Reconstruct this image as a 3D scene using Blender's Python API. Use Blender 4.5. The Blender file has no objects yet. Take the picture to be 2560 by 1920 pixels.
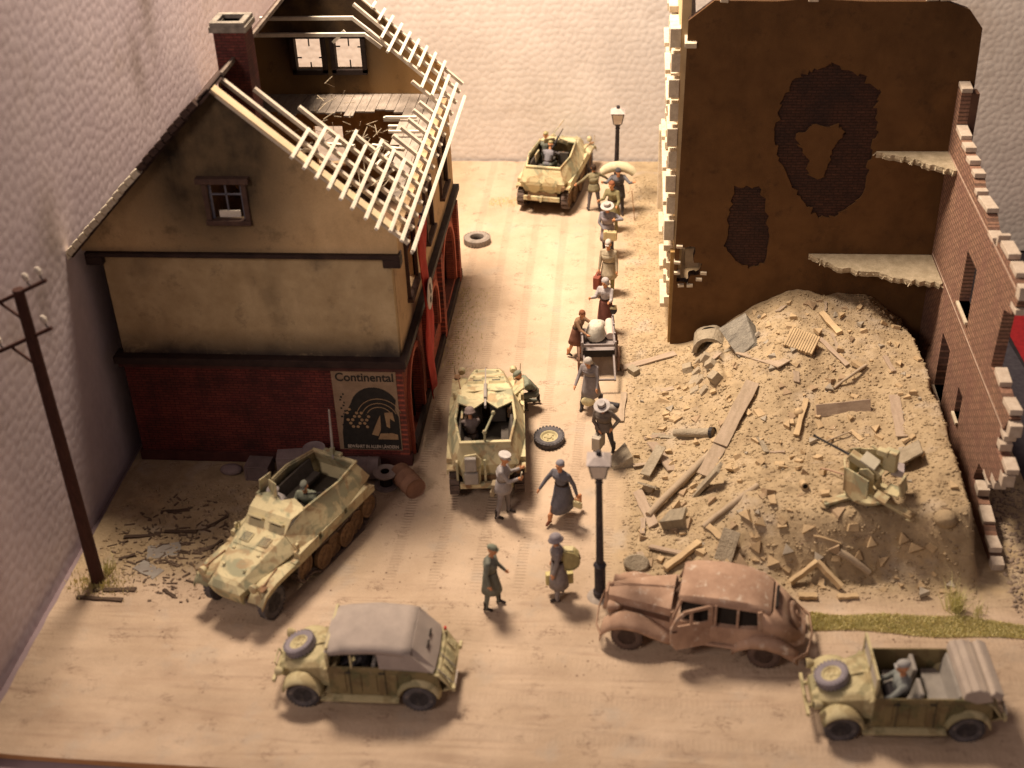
import bpy, math, random
import numpy as np
from mathutils import Vector, Matrix, Euler
from mathutils.geometry import tessellate_polygon
random.seed(7); RND=random.Random(11)
pi=math.pi; rad=math.radians
SC=bpy.context.scene; COL=SC.collection
# ---------------------------------------------------------------- camera
cd=bpy.data.cameras.new('camera'); cam=bpy.data.objects.new('camera',cd); COL.objects.link(cam)
YAW,PIT,ROL=-0.110068,0.571941,-0.040726
Fv=Vector((math.sin(YAW)*math.cos(PIT),math.cos(YAW)*math.cos(PIT),-math.sin(PIT)))
R0=Vector((math.cos(YAW),-math.sin(YAW),0)); U0=R0.cross(Fv)
Rv=R0*math.cos(ROL)+U0*math.sin(ROL); Uv=U0*math.cos(ROL)-R0*math.sin(ROL)
m=Matrix((Rv,Uv,-Fv)).transposed().to_4x4(); m.translation=Vector((12.782,-26.785,19.889)); cam.matrix_world=m
cd.sensor_width=36; cd.lens=3248.63/2560*36; cd.clip_end=400; cd.clip_start=.5
cd.dof.use_dof=True; cd.dof.focus_distance=37; cd.dof.aperture_fstop=.24
SC.camera=cam
# ---------------------------------------------------------------- world + lamp (indoor photograph: a warm lamp high behind the house, dim warm room light)
w=bpy.data.worlds.new('World'); SC.world=w; w.use_nodes=True
bg=w.node_tree.nodes['Background']; bg.inputs[0].default_value=(.52,.37,.34,1); bg.inputs[1].default_value=.30
def area(name,loc,target,size,power,color,shape='DISK',spread=180):
    l=bpy.data.lights.new(name,'AREA'); l.shape=shape; l.size=size; l.energy=power; l.color=color
    o=bpy.data.objects.new(name,l); COL.objects.link(o); o.location=loc
    o.rotation_euler=(Vector(target)-Vector(loc)).to_track_quat('-Z','Y').to_euler(); l.spread=rad(spread); return o
area('lamp_light',(2.9,8.7,31),(11.5,11.5,0),8.0,11600,(1,.80,.60),spread=117)
area('room_light',(-6,-30,26),(9,2,4),9,3900,(1,.80,.68))
SC.view_settings.view_transform='Standard'; SC.view_settings.look='None'; SC.view_settings.exposure=0; SC.view_settings.gamma=1
# ---------------------------------------------------------------- materials
MC={}
def lin(c): return tuple(((x/12.92) if x<=.04045 else ((x+.055)/1.055)**2.4) for x in c)
class NT:
    def __init__(s,name):
        s.m=bpy.data.materials.new(name); s.m.use_nodes=True; s.t=s.m.node_tree; s.n=s.t.nodes; s.b=s.n['Principled BSDF']
        tc=s.n.new('ShaderNodeTexCoord'); s.co=tc.outputs['Object']
        s.b.inputs['Specular IOR Level'].default_value=.25
    def link(s,a,b): s.t.links.new(a,b)
    def noise(s,scale,det=4,rough=.55,vec=None,dist=0):
        n=s.n.new('ShaderNodeTexNoise'); n.inputs['Scale'].default_value=scale; n.inputs['Detail'].default_value=det; n.inputs['Roughness'].default_value=rough
        n.inputs['Distortion'].default_value=dist
        s.link(vec or s.co,n.inputs['Vector']); return n.outputs['Fac']
    def ramp(s,fac,stops):
        r=s.n.new('ShaderNodeValToRGB'); e=r.color_ramp.elements
        while len(e)<len(stops): e.new(.5)
        for i,(p,c) in enumerate(stops): e[i].position=p; e[i].color=(c if len(c)==4 else (*c,1)) if hasattr(c,'__len__') else (c,c,c,1)
        s.link(fac,r.inputs[0]); return r.outputs[0]
    def mix(s,f,a,b,mode='MIX'):
        x=s.n.new('ShaderNodeMix'); x.data_type='RGBA'; x.blend_type=mode
        for k,v in ((0,f),(6,a),(7,b)):
            if hasattr(v,'is_linked'): s.link(v,x.inputs[k])
            elif hasattr(v,'__len__'): x.inputs[k].default_value=(*v[:3],1)
            else: x.inputs[k].default_value=v
        return x.outputs[2]
    def bump(s,h,st=.4,dist=.02,prev=None):
        b=s.n.new('ShaderNodeBump'); b.inputs['Strength'].default_value=st; b.inputs['Distance'].default_value=dist; s.link(h,b.inputs['Height'])
        if prev is not None: s.link(prev,b.inputs['Normal'])
        return b.outputs[0]
    def done(s,col,rough=.85,nrm=None,metal=0):
        if hasattr(col,'is_linked'): s.link(col,s.b.inputs['Base Color'])
        else: s.b.inputs['Base Color'].default_value=(*col[:3],1)
        s.b.inputs['Roughness'].default_value=rough; s.b.inputs['Metallic'].default_value=metal
        if nrm is not None: s.link(nrm,s.b.inputs['Normal'])
        return s.m
    def mapv(s,scale=(1,1,1),rot=(0,0,0)):
        q=s.n.new('ShaderNodeMapping'); q.inputs['Scale'].default_value=scale; q.inputs['Rotation'].default_value=rot; s.link(s.co,q.inputs[0]); return q.outputs[0]
def mat(name,c,c2=None,sc=3,rough=.85,bump=.25,bsc=30,bd=.01,metal=0,stretch=None,wear=None):
    """c/c2 linear rgb; patchy noise between them, grain on top, fine relief; wear = colour of rubbed spots"""
    if name in MC: return MC[name]
    t=NT(name); c2=c2 or tuple(x*.72 for x in c); v=t.mapv(stretch) if stretch else None
    f=t.noise(sc,5,.6,v); col=t.ramp(f,[(.32,c2),(.68,c)])
    if wear:
        wv=t.ramp(t.noise(sc*2.7,6,.7),[(.56,0),(.66,1)]); col=t.mix(wv,col,wear)
    g=t.ramp(t.noise(bsc*2.2,3,.7),[(.25,.80),(.75,1.14)]); col=t.mix(1,col,g,'MULTIPLY')
    MC[name]=t.done(col,rough,t.bump(t.noise(bsc,5,.6,v),bump,bd),metal); return MC[name]
def brick(name,c1,c2,mortar,axis='xz',bw=.26,bh=.085,ms=.012,bumpst=.6,stain=(.02,.015,.015)):
    if name in MC: return MC[name]
    t=NT(name); s=t.n.new('ShaderNodeSeparateXYZ'); t.link(t.co,s.inputs[0]); k=t.n.new('ShaderNodeCombineXYZ')
    t.link(s.outputs['X' if axis=='xz' else 'Y'],k.inputs[0]); t.link(s.outputs['Z'],k.inputs[1])
    b=t.n.new('ShaderNodeTexBrick'); t.link(k.outputs[0],b.inputs['Vector']); b.inputs['Scale'].default_value=1
    b.inputs['Brick Width'].default_value=bw; b.inputs['Row Height'].default_value=bh; b.inputs['Mortar Size'].default_value=ms; b.inputs['Mortar Smooth'].default_value=.3
    b.inputs['Color1'].default_value=(*c1,1); b.inputs['Color2'].default_value=(*c2,1); b.inputs['Mortar'].default_value=(*mortar,1)
    st=t.ramp(t.noise(1.1,6,.65),[(.42,0),(.72,.75)]); col=t.mix(st,b.outputs[0],stain)
    col=t.mix(1,col,t.ramp(t.noise(14,4,.7),[(.3,.7),(.7,1.25)]),'MULTIPLY')
    h=t.n.new('ShaderNodeMath'); h.operation='SUBTRACT'; h.inputs[0].default_value=1; t.link(b.outputs['Fac'],h.inputs[1])
    nb=t.bump(h.outputs[0],bumpst,.02); nb=t.bump(t.noise(40,4),.3,.01,nb)
    MC[name]=t.done(col,.9,nb); return MC[name]
CREAM=(.78,.70,.55)
def K(n):  # shared palette
    P=dict(
     cream=lambda:mat('cream_wood',(.72,.67,.58),(.58,.53,.45),5,.6,.2,25),
     darkwood=lambda:mat('dark_brown_trim',(.045,.026,.022),(.02,.012,.012),3,.7),
     plank=lambda:mat('dusty_plank',(.42,.33,.25),(.33,.25,.19),2,.9,.5,18,stretch=(1,6,6)),
     plankp=lambda:mat('pinkish_plank',(.42,.33,.25),(.32,.25,.18),2,.9,.4,14,stretch=(1,5,5)),
     concrete=lambda:mat('grey_concrete',(.38,.325,.245),(.27,.225,.165),4,.95,.9,12,.05),
     chip=lambda:mat('tan_chip',(.56,.42,.25),(.42,.31,.19),3,.85,.3,20),
     tyre=lambda:mat('tyre_rubber',(.13,.12,.13),(.07,.065,.07),4,.8,.4,30,wear=(.22,.19,.17)),
     black=lambda:mat('black_iron',(.022,.02,.028),(.05,.04,.045),6,.55,.2,40,wear=(.10,.085,.08)),
     steel=lambda:mat('gun_metal',(.06,.055,.06),(.03,.03,.03),8,.45,.2,40,metal=.5),
     white=lambda:mat('white_plaster_piece',(.66,.58,.45),(.50,.42,.31),6,.7,.3,20),
     rust=lambda:mat('dusty_rust',(.49,.33,.24),(.29,.18,.125),1.8,.85,.35,22,.015,wear=(.54,.44,.36)),
     skin=lambda:mat('skin',(.62,.30,.15),(.52,.24,.12),8,.6,.1,60),
     glass=lambda:mat('lamp_glass',(.70,.62,.52),(.6,.52,.45),4,.25,.1,20),
     dark=lambda:mat('dark_interior',(.03,.024,.02),(.018,.014,.012),3,.9))
    return P[n]()
# ---------------------------------------------------------------- mesh helpers
class MB:
    def __init__(s): s.v=[]; s.f=[]
    def add(s,vs,fs):
        n=len(s.v); s.v+= [tuple(v) for v in vs]; s.f+=[tuple(i+n for i in f) for f in fs]; return s
    def box(s,c,d,rot=None,taper=None):
        x,y,z=[k/2 for k in d]; vs=[Vector((a*x,b*y,e*z)) for e in (-1,1) for b in (-1,1) for a in (-1,1)]
        if taper: vs=[Vector((v.x*(taper[0] if v.z>0 else 1),v.y*(taper[1] if v.z>0 else 1),v.z)) for v in vs]
        if rot is not None:
            M3=rot if isinstance(rot,Matrix) else Euler(rot).to_matrix(); vs=[M3@v for v in vs]
        vs=[v+Vector(c) for v in vs]
        return s.add(vs,[(0,2,3,1),(4,5,7,6),(0,1,5,4),(2,6,7,3),(0,4,6,2),(1,3,7,5)])
    def bar(s,a,b,wd,ht,up=(0,0,1)):
        a,b=Vector(a),Vector(b); d=(b-a); L=d.length; d.normalize(); u=Vector(up)
        if abs(d.dot(u))>.98: u=Vector((0,1,0))
        r=d.cross(u).normalized(); u=r.cross(d)
        vs=[p+r*(i*wd/2)+u*(j*ht/2) for p in (a,b) for j in (-1,1) for i in (-1,1)]
        return s.add(vs,[(0,2,3,1),(4,5,7,6),(0,1,5,4),(2,6,7,3),(0,4,6,2),(1,3,7,5)])
    def tube(s,pts,r,n=8,cap=True,sq=None):
        pts=[Vector(p) for p in pts]; rs=r if hasattr(r,'__len__') else [r]*len(pts); vs=[]; pu=None
        for i,p in enumerate(pts):
            d=(pts[min(i+1,len(pts)-1)]-pts[max(i-1,0)]).normalized()
            if pu is None:
                u=Vector((0,0,1)) if abs(d.z)<.9 else Vector((0,1,0))
            else: u=pu
            u=(u-d*u.dot(d)).normalized(); pu=u; w=d.cross(u); q=sq or (1,1)
            for k in range(n):
                a=2*pi*k/n; vs.append(p+(u*math.cos(a)*q[0]+w*math.sin(a)*q[1])*rs[i])
        fs=[(i*n+k,i*n+(k+1)%n,(i+1)*n+(k+1)%n,(i+1)*n+k) for i in range(len(pts)-1) for k in range(n)]
        if cap: fs+=[tuple(range(n-1,-1,-1)),tuple(range((len(pts)-1)*n,len(pts)*n))]
        return s.add(vs,fs)
    def cyl(s,a,b,r,n=16): return s.tube([a,b],r,n)
    def lathe(s,prof,c=(0,0,0),n=20,axis='z',scale=(1,1)):
        vs=[]
        for (r,h) in prof:
            for k in range(n):
                a=2*pi*k/n; x,y=r*math.cos(a)*scale[0],r*math.sin(a)*scale[1]
                v={'z':(x,y,h),'x':(h,x,y),'y':(y,h,x)}[axis]; vs.append((v[0]+c[0],v[1]+c[1],v[2]+c[2]))
        m_=len(prof); fs=[(i*n+k,i*n+(k+1)%n,(i+1)*n+(k+1)%n,(i+1)*n+k) for i in range(m_-1) for k in range(n)]
        if prof[0][0]>1e-4: fs.append(tuple(range(n-1,-1,-1)))
        if prof[-1][0]>1e-4: fs.append(tuple(range((m_-1)*n,m_*n)))
        return s.add(vs,fs)
    def ell(s,c,r,n=12,rot=None):
        R3=Euler(rot).to_matrix() if rot else Matrix.Identity(3); m_=max(5,n//2+1); vs=[]
        for i in range(m_):
            t=pi*i/(m_-1)
            for k in range(n):
                a=2*pi*k/n; v=R3@Vector((r[0]*math.sin(t)*math.cos(a),r[1]*math.sin(t)*math.sin(a),-r[2]*math.cos(t))); vs.append(v+Vector(c))
        return s.add(vs,[(i*n+k,i*n+(k+1)%n,(i+1)*n+(k+1)%n,(i+1)*n+k) for i in range(m_-1) for k in range(n)])
    def plate(s,outer,holes,th,fn):
        """polygon with holes (2-D) extruded by th; fn(u,v,w)->xyz"""
        loops=[list(outer)]+[list(h) for h in holes]; flat=[p for l in loops for p in l]
        tr=tessellate_polygon([[Vector((p[0],p[1],0)) for p in l] for l in loops]); n=len(flat)
        vs=[fn(p[0],p[1],0) for p in flat]+[fn(p[0],p[1],th) for p in flat]; fs=[tuple(t) for t in tr]+[tuple(i+n for i in reversed(t)) for t in tr]
        o=0
        for l in loops:
            k=len(l); fs+=[(o+i,o+(i+1)%k,o+(i+1)%k+n,o+i+n) for i in range(k)]; o+=k
        return s.add(vs,fs)
    def loft(s,secs,closed=True,caps=True):
        n=len(secs[0]); vs=[p for q in secs for p in q]; e=n if closed else n-1
        fs=[(i*n+k,i*n+(k+1)%n,(i+1)*n+(k+1)%n,(i+1)*n+k) for i in range(len(secs)-1) for k in range(e)]
        if caps and closed: fs+=[tuple(range(n-1,-1,-1)),tuple(range((len(secs)-1)*n,len(secs)*n))]
        return s.add(vs,fs)
    def build(s,name,material,parent=None,smooth=False,bevel=0,solid=0,loc=None,rot=None,fixn=True,sub=0):
        me=bpy.data.meshes.new(name); me.from_pydata(s.v,[],s.f); me.validate(clean_customdata=False)
        if fixn:
            import bmesh; bm=bmesh.new(); bm.from_mesh(me); bmesh.ops.recalc_face_normals(bm,faces=bm.faces); bm.to_mesh(me); bm.free()
        ms=material if isinstance(material,list) else [material]
        for q in ms: me.materials.append(K(q) if isinstance(q,str) else q)
        o=bpy.data.objects.new(name,me); COL.objects.link(o)
        if parent: o.parent=parent
        if loc: o.location=loc
        if rot: o.rotation_euler=rot
        if smooth:
            me.polygons.foreach_set('use_smooth',[True]*len(me.polygons))
            if smooth!='all': me.set_sharp_from_angle(angle=rad(38))
        if solid: q=o.modifiers.new('s','SOLIDIFY'); q.thickness=solid; q.offset=-1
        if sub: q=o.modifiers.new('u','SUBSURF'); q.levels=sub; q.render_levels=sub
        if bevel: q=o.modifiers.new('b','BEVEL'); q.width=bevel; q.segments=2; q.limit_method='ANGLE'; q.angle_limit=rad(40)
        return o
def thing(name,label,cat,loc=(0,0,0),rz=0,group=None,rot=None):
    o=bpy.data.objects.new(name,None); COL.objects.link(o); o.location=loc; o.rotation_euler=rot or (0,0,rz); o.empty_display_size=.2
    o['label']=label; o['category']=cat
    if group: o['group']=group
    return o
def tag(o,label=None,cat=None,group=None,kind=None):
    for k,v in (('label',label),('category',cat),('group',group),('kind',kind)):
        if v: o[k]=v
    return o
def copy_tree(o,parent=None):
    c=o.copy(); COL.objects.link(c)
    if parent: c.parent=parent
    for ch in list(o.children): copy_tree(ch,c)
    return c
def arc(cx,cz,r,a0,a1,n): return [(cx+r*math.cos(rad(a0+(a1-a0)*i/n)),cz+r*math.sin(rad(a0+(a1-a0)*i/n))) for i in range(n+1)]
def rect(a,b,c,d): return [(a,b),(c,b),(c,d),(a,d)]
def archhole(a,b,c,d):  # opening with round head, d = crown
    r=(c-a)/2; return [(a,b),(c,b)]+arc((a+c)/2,d-r,r,0,180,8)
def _h(ix,iy,s):
    n=(ix*374761393+iy*668265263+s*1442695041)&0xffffffff
    n=((n^(n>>13))*1274126177)&0xffffffff
    return ((n^(n>>16))&0xffff)/65535.0
def vn(x,y,s=0):
    x=np.asarray(x,float);y=np.asarray(y,float)
    ix=np.floor(x).astype(np.int64);iy=np.floor(y).astype(np.int64);fx=x-ix;fy=y-iy
    fx=fx*fx*(3-2*fx);fy=fy*fy*(3-2*fy)
    a=_h(ix,iy,s);b=_h(ix+1,iy,s);c=_h(ix,iy+1,s);d=_h(ix+1,iy+1,s)
    return (a+(b-a)*fx)+((c+(d-c)*fx)-(a+(b-a)*fx))*fy
def fbm(x,y,o=4,s=0):
    r=0;a=.5
    for k in range(o): r=r+a*vn(x*2**k,y*2**k,s+k); a*=.5
    return r-.5+a
def ss(t,a,b):
    t=np.clip((t-a)/(b-a),0,1); return t*t*(3-2*t)
def mound(x,y):
    toe=12.9+.10*(y+4)+.35*(vn(y*.9,3.3,5)-.5)
    top=17.2-.25*(y-6)*0
    left=ss(x,toe,toe+3.4+.03*y)
    right=1-ss(x,20.28+.12*(vn(y*1.3,1,9)-.5),20.66)
    right=right*(1-.45*ss(y,3.5,6.2)*ss(x,19.2,20.5))
    f0=-4.25+.35*(vn(x*.8,7,3)-.5)
    front=ss(y,f0,f0+1.0+1.6*(1-ss(x,14,17.5)))
    back=1
    P=1.32+.42*ss(y,.5,5)+.35*ss(x,18.8,20.2)*(1-ss(y,0,4))
    crater=.45*np.exp(-(((x-17.1)/1.7)**2+((y+.3)/1.3)**2))
    plat=.0
    z=P*left*right*front
    z=z-crater*left*front*right
    z=z+.35*np.exp(-(((x-16.3)/1.2)**2+((y-3.2)/1.6)**2))*left
    return z
def height(x,y):
    m=mound(x,y); mm=ss(m,.02,.5)
    side=ss(x,12.35,12.9)*(1-ss(y,15,19))*(1-ss(x,22.2,22.5)*0)*ss(y,-4.9,-4.2)
    z=m+mm*(.32*fbm(x*1.1,y*1.1,4,11)+.07*fbm(x*5,y*5,3,21))
    z=z+side*(.10*fbm(x*1.6,y*1.6,4,31)+.05*fbm(x*6,y*6,2,41)+.05)
    # kerb lift by rubble side; roads nearly flat with ruts
    st=ss(x,7.3,8)*(1-ss(x,11.9,12.3))*ss(y,-4,-2)
    z=z+st*(.018*np.sin(x*5.2+.4*np.sin(y*.5))+.02*fbm(x*2.5,y*.35,3,51))
    fr=1-ss(y,-5.2,-4.2)
    z=z+fr*(.045*fbm(x*.35,y*2.2+.6*np.sin(x*.5),4,61)+.015*np.sin(y*7+1.2*np.sin(x*.45)+.8*np.sin(x*.21)))
    yard=(1-ss(x,6.8,7.6))*ss(y,-5,-4.2)
    z=z+yard*(.08*fbm(x*1.5,y*1.5,4,71))
    z=z+.015*fbm(x*4,y*4,3,81)
    # verge bumps back right of street
    z=z+.35*np.exp(-(((x-12.9)/.9)**2+((y-17.6)/.9)**2))
    z=z+.34*np.exp(-((x-14.98-.05*np.sin(y*3))/.26)**4)*ss(y,2.3,3.0)*(1-ss(y,4.8,5.4))*(.75+.8*fbm(x*3,y*3,3,91))
    return z
# ---------------------------------------------------------------- ground, table, foam boards
def grid_mesh(name,P,material,nx,ny,parent=None,smooth=True):
    me=bpy.data.meshes.new(name); me.vertices.add(nx*ny); me.vertices.foreach_set('co',P.reshape(-1).astype(np.float32))
    i=np.arange((nx-1)*(ny-1)); r=i//(nx-1); c=i%(nx-1); a=r*nx+c
    q=np.stack([a,a+1,a+nx+1,a+nx],1).astype(np.int32)
    me.loops.add(q.size); me.loops.foreach_set('vertex_index',q.reshape(-1)); me.polygons.add(len(q))
    me.polygons.foreach_set('loop_start',np.arange(0,q.size,4,dtype=np.int32)); me.update(calc_edges=True)
    me.polygons.foreach_set('use_smooth',[smooth]*len(q)); me.materials.append(material)
    o=bpy.data.objects.new(name,me); COL.objects.link(o)
    if parent: o.parent=parent
    return o
def ground_mat():
    t=NT('dry_clay_ground'); co=t.co
    s=t.n.new('ShaderNodeSeparateXYZ'); t.link(co,s.inputs[0])
    base=t.ramp(t.noise(.55,6,.6),[(.3,(.42,.315,.225)),(.7,(.56,.435,.325))])
    # tan brown rubble dirt away from the roads
    tan=t.ramp(t.noise(1.6,7,.68),[(.3,(.27,.20,.125)),(.5,(.385,.295,.185)),(.72,(.48,.38,.255))])
    mr=t.n.new('ShaderNodeMapRange'); mr.inputs[1].default_value=11.9; mr.inputs[2].default_value=12.9; t.link(s.outputs[0],mr.inputs[0])
    my=t.n.new('ShaderNodeMapRange'); my.inputs[1].default_value=-5.0; my.inputs[2].default_value=-4.2; t.link(s.outputs[1],my.inputs[0])
    ml=t.n.new('ShaderNodeMapRange'); ml.inputs[1].default_value=7.2; ml.inputs[2].default_value=5.0; t.link(s.outputs[0],ml.inputs[0])
    mx=t.n.new('ShaderNodeMath'); mx.operation='MAXIMUM'; t.link(mr.outputs[0],mx.inputs[0]); t.link(ml.outputs[0],mx.inputs[1])
    mu=t.n.new('ShaderNodeMath'); mu.operation='MULTIPLY'; t.link(mx.outputs[0],mu.inputs[0]); t.link(my.outputs[0],mu.inputs[1])
    col=t.mix(mu.outputs[0],base,tan)
    # grey rubble dust patches and reddish scratches
    gp=t.ramp(t.noise(.9,5,.6),[(.56,0),(.70,.55)]); col=t.mix(gp,col,(.42,.36,.30)); og=t.ramp(t.noise(.75,6,.65,t.mapv((1,1,1),(0,0,1))),[(.58,0),(.72,.6)]); mo=t.n.new('ShaderNodeMath'); mo.operation='MULTIPLY'; t.link(og,mo.inputs[0]); t.link(mu.outputs[0],mo.inputs[1]); col=t.mix(mo.outputs[0],col,(.52,.38,.22))
    # wavy brown brush streaks on the front road
    sv=t.mapv((.22,2.6,1)); sk=t.ramp(t.noise(1.3,5,.6,sv,.6),[(.50,0),(.70,.18)]); fy=t.n.new('ShaderNodeMath'); fy.operation='SUBTRACT'; fy.inputs[0].default_value=1; t.link(my.outputs[0],fy.inputs[1])
    q=t.n.new('ShaderNodeMath'); q.operation='MULTIPLY'; t.link(sk,q.inputs[0]); t.link(fy.outputs[0],q.inputs[1]); col=t.mix(q.outputs[0],col,(.30,.19,.14))
    gv=t.ramp(t.noise(.9,2,.4,t.mapv((.10,1.2,1)),.15),[(.37,0),(.41,.35),(.44,0),(.48,0),(.51,.42),(.54,0),(.58,0),(.61,.3),(.64,0)]); q3=t.n.new('ShaderNodeMath'); q3.operation='MULTIPLY'; t.link(gv,q3.inputs[0]); t.link(fy.outputs[0],q3.inputs[1]); gm=t.n.new('ShaderNodeMath'); gm.operation='MULTIPLY'; t.link(q3.outputs[0],gm.inputs[0]); t.link(t.ramp(t.noise(.8,3),[(.4,0),(.62,.75)]),gm.inputs[1]); col=t.mix(gm.outputs[0],col,(.24,.155,.11))
    # dark thin cracks
    ck=t.ramp(t.noise(3.2,6,.7,t.mapv((.7,1.3,1)),.5),[(.475,0),(.50,.75),(.525,0)]); ckm=t.ramp(t.noise(1.6,4,.6),[(.55,0),(.63,1)])
    q2=t.n.new('ShaderNodeMath'); q2.operation='MULTIPLY'; t.link(ck,q2.inputs[0]); t.link(ckm,q2.inputs[1]); col=t.mix(q2.outputs[0],col,(.14,.085,.06))
    col=t.mix(1,col,t.ramp(t.noise(60,3,.7),[(.25,.84),(.75,1.12)]),'MULTIPLY')
    # relief: grain, and tyre treads pressed along the street / the front road
    nb=t.bump(t.noise(22,6,.65),.45,.03); nb=t.bump(t.noise(5,6,.7),.5,.06,nb); nb=t.bump(gm.outputs[0],.7,-.05,nb)
    def tread(vec_rot,mask_axis,scale):
        wv=t.n.new('ShaderNodeTexWave'); wv.wave_type='BANDS'; wv.bands_direction='Y' if mask_axis=='X' else 'X'; wv.inputs['Scale'].default_value=2.9; wv.inputs['Distortion'].default_value=.6; t.link(co,wv.inputs[0])
        w2=t.n.new('ShaderNodeTexWave'); w2.bands_direction=mask_axis; w2.inputs['Scale'].default_value=scale; w2.inputs['Distortion'].default_value=3.5; w2.inputs['Detail Scale'].default_value=.12; w2.inputs['Detail'].default_value=1; t.link(co,w2.inputs[0])
        mk=t.ramp(w2.outputs['Fac'],[(.80,0),(.92,1)]); z=t.n.new('ShaderNodeMath'); z.operation='MULTIPLY'; t.link(wv.outputs['Fac'],z.inputs[0]); t.link(mk,z.inputs[1]); return z.outputs[0]
    inv=t.n.new('ShaderNodeMath'); inv.operation='SUBTRACT'; inv.inputs[0].default_value=1; t.link(mu.outputs[0],inv.inputs[1])
    a=t.n.new('ShaderNodeMath'); a.operation='MULTIPLY'; t.link(tread(0,'X',.32),a.inputs[0]); t.link(my.outputs[0],a.inputs[1])
    b=t.n.new('ShaderNodeMath'); b.operation='MULTIPLY'; t.link(a.outputs[0],b.inputs[0]); t.link(inv.outputs[0],b.inputs[1])
    nb=t.bump(b.outputs[0],.6,-.03,nb); tk=t.n.new('ShaderNodeMath'); tk.operation='MULTIPLY'; tk.inputs[1].default_value=.20; t.link(b.outputs[0],tk.inputs[0]); col=t.mix(tk.outputs[0],col,(.26,.18,.13))
    c_=t.n.new('ShaderNodeMath'); c_.operation='MULTIPLY'; t.link(tread(0,'Y',.30),c_.inputs[0]); t.link(fy.outputs[0],c_.inputs[1])
    nb=t.bump(c_.outputs[0],.18,-.02,nb)
    return t.done(col,.95,nb)
GM=ground_mat()
bx0,bx1,by0,by1=-.36,22.45,-9.98,19.72
xs=np.linspace(bx0,bx1,458); ys=np.linspace(by0,by1,596); XX,YY=np.meshgrid(xs,ys)
# left board edge runs very slightly slanted, front edge too
SL=(YY-by0)/(by1-by0); XX2=XX+(1-SL)*0.15*np.clip((3-XX)/3,0,1)
YY=YY-(1-SL)*(.03*XX+.02*np.sin(XX*.9)); HH=height(XX2,YY)
ground=grid_mesh('ground',np.stack([XX2,YY,HH],-1),GM,458,596); tag(ground,kind='structure')
ground['label']='dusty pink clay road and rubble mound sheet of the diorama'
b=MB().plate([(-.18,-9.93),(5.5,-10.1),(22.43,-10.6),(22.43,19.7),(-.33,19.7)],[],.16,lambda u,v,w:(u,v,-.05-w)); bb=b.build('baseboard',mat('raw_board_edge',(.50,.27,.12),(.42,.21,.09),2)); tag(bb,kind='structure')
bb['label']='raw wooden baseboard under the diorama'
# table cloth below the front edge, floor far below on the right
tm=mat('lilac_tablecloth',(.30,.23,.25),(.25,.19,.21),2,.95,.3,60)
tb=MB().box((10.9,3.6,-2.0),(22.9,31.8,3.5)); tt=tb.build('table',tm); tag(tt,kind='structure')
fl=MB().box((20,10,-3.95),(90,110,.3)).build('floor',mat('black_felt_floor',(.012,.010,.014),(.02,.017,.02),2,.9)); tag(fl,kind='structure')
g=MB().plate([(23.0,-16),(26.2,-16),(26.2,6),(25.6,14.2),(24.6,17.5),(23.0,17.5)],[],.02,lambda u,v,w:(u,v,-3.79+w)).build('grey_felt_runner',mat('grey_felt',(.055,.05,.06),(.035,.03,.04),5,.95,.4,60)); tag(g,'dark grey felt strip lying on the floor right of the board','felt')
g=MB().plate([(26.25,4),(31,4),(31,17.2),(25.7,16.3)],[],.03,lambda u,v,w:(u,v,-3.79+w)).build('red_carpet',mat('red_carpet',(.28,.012,.016),(.20,.008,.012),5,.9,.4,50)); tag(g,'deep red carpet patch on the floor at the right edge','carpet')
g=MB().bar((25.6,16.7,-3.6),(31,14.8,-3.6),.14,.22).build('carpet_rod',mat('red_rod',(.30,.03,.03),(.22,.02,.02),4,.5)); tag(g,'thin dull red rod lying across the top edge of the red carpet','rod')
def foam_surface(U,V,cell,amp):
    """bead cells: jittered hex lattice domes"""
    h=np.full(U.shape,9.0); ci=np.floor(U/cell).astype(int); cj=np.floor(V/cell).astype(int); h2=h.copy()
    for di in (-1,0,1):
        for dj in (-1,0,1):
            i=ci+di; j=cj+dj; px=(i+.5+.5*(j%2)-.25+(_h(i,j,3)-.5)*.75)*cell; py=(j+.5+(_h(i,j,4)-.5)*.75)*cell
            d=np.hypot(U-px,V-py)/cell; m2=d<h; h2=np.where(m2,h,np.minimum(h2,d)); h=np.where(m2,d,h)
    e=np.clip((h2-h)*2.6,0,1); return amp*(e**.6)+amp*.6*fbm(U*1.2,V*1.2,2,5)
def foam_mat(name='bead_foam',spots=(),c1_=(.60,.55,.52),c2_=(.68,.63,.60)):
    t=NT(name); col=t.ramp(t.noise(.35,5,.6),[(.35,c1_),(.7,c2_)])
    st=t.ramp(t.noise(.33,5,.6,None,.5),[(.58,0),(.76,.5)]); col=t.mix(st,col,(.30,.22,.16))
    for (x,y,z,r,a) in spots:
        d=t.n.new('ShaderNodeVectorMath'); d.operation='DISTANCE'; t.link(t.mapv((1,1,.5)),d.inputs[0]); d.inputs[1].default_value=(x,y,z*.5)
        w_=t.n.new('ShaderNodeMath'); w_.operation='ADD'; t.link(d.outputs['Value'],w_.inputs[0]); nn=t.n.new('ShaderNodeMath'); nn.operation='MULTIPLY'; nn.inputs[1].default_value=r*.9; t.link(t.noise(1.1,5,.65),nn.inputs[0]); t.link(nn.outputs[0],w_.inputs[1])
        q=t.n.new('ShaderNodeMapRange'); q.inputs[1].default_value=r*1.35; q.inputs[2].default_value=r*.3; q.inputs[4].default_value=a; q.interpolation_type='SMOOTHSTEP'; t.link(w_.outputs[0],q.inputs[0]); col=t.mix(q.outputs[0],col,(.20,.15,.11))
    col=t.mix(1,col,t.ramp(t.noise(3,3,.6),[(.3,.93),(.7,1.04)]),'MULTIPLY')
    return t.done(col,.7,t.bump(t.noise(30,4),.15,.01))
FM=foam_mat()
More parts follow.
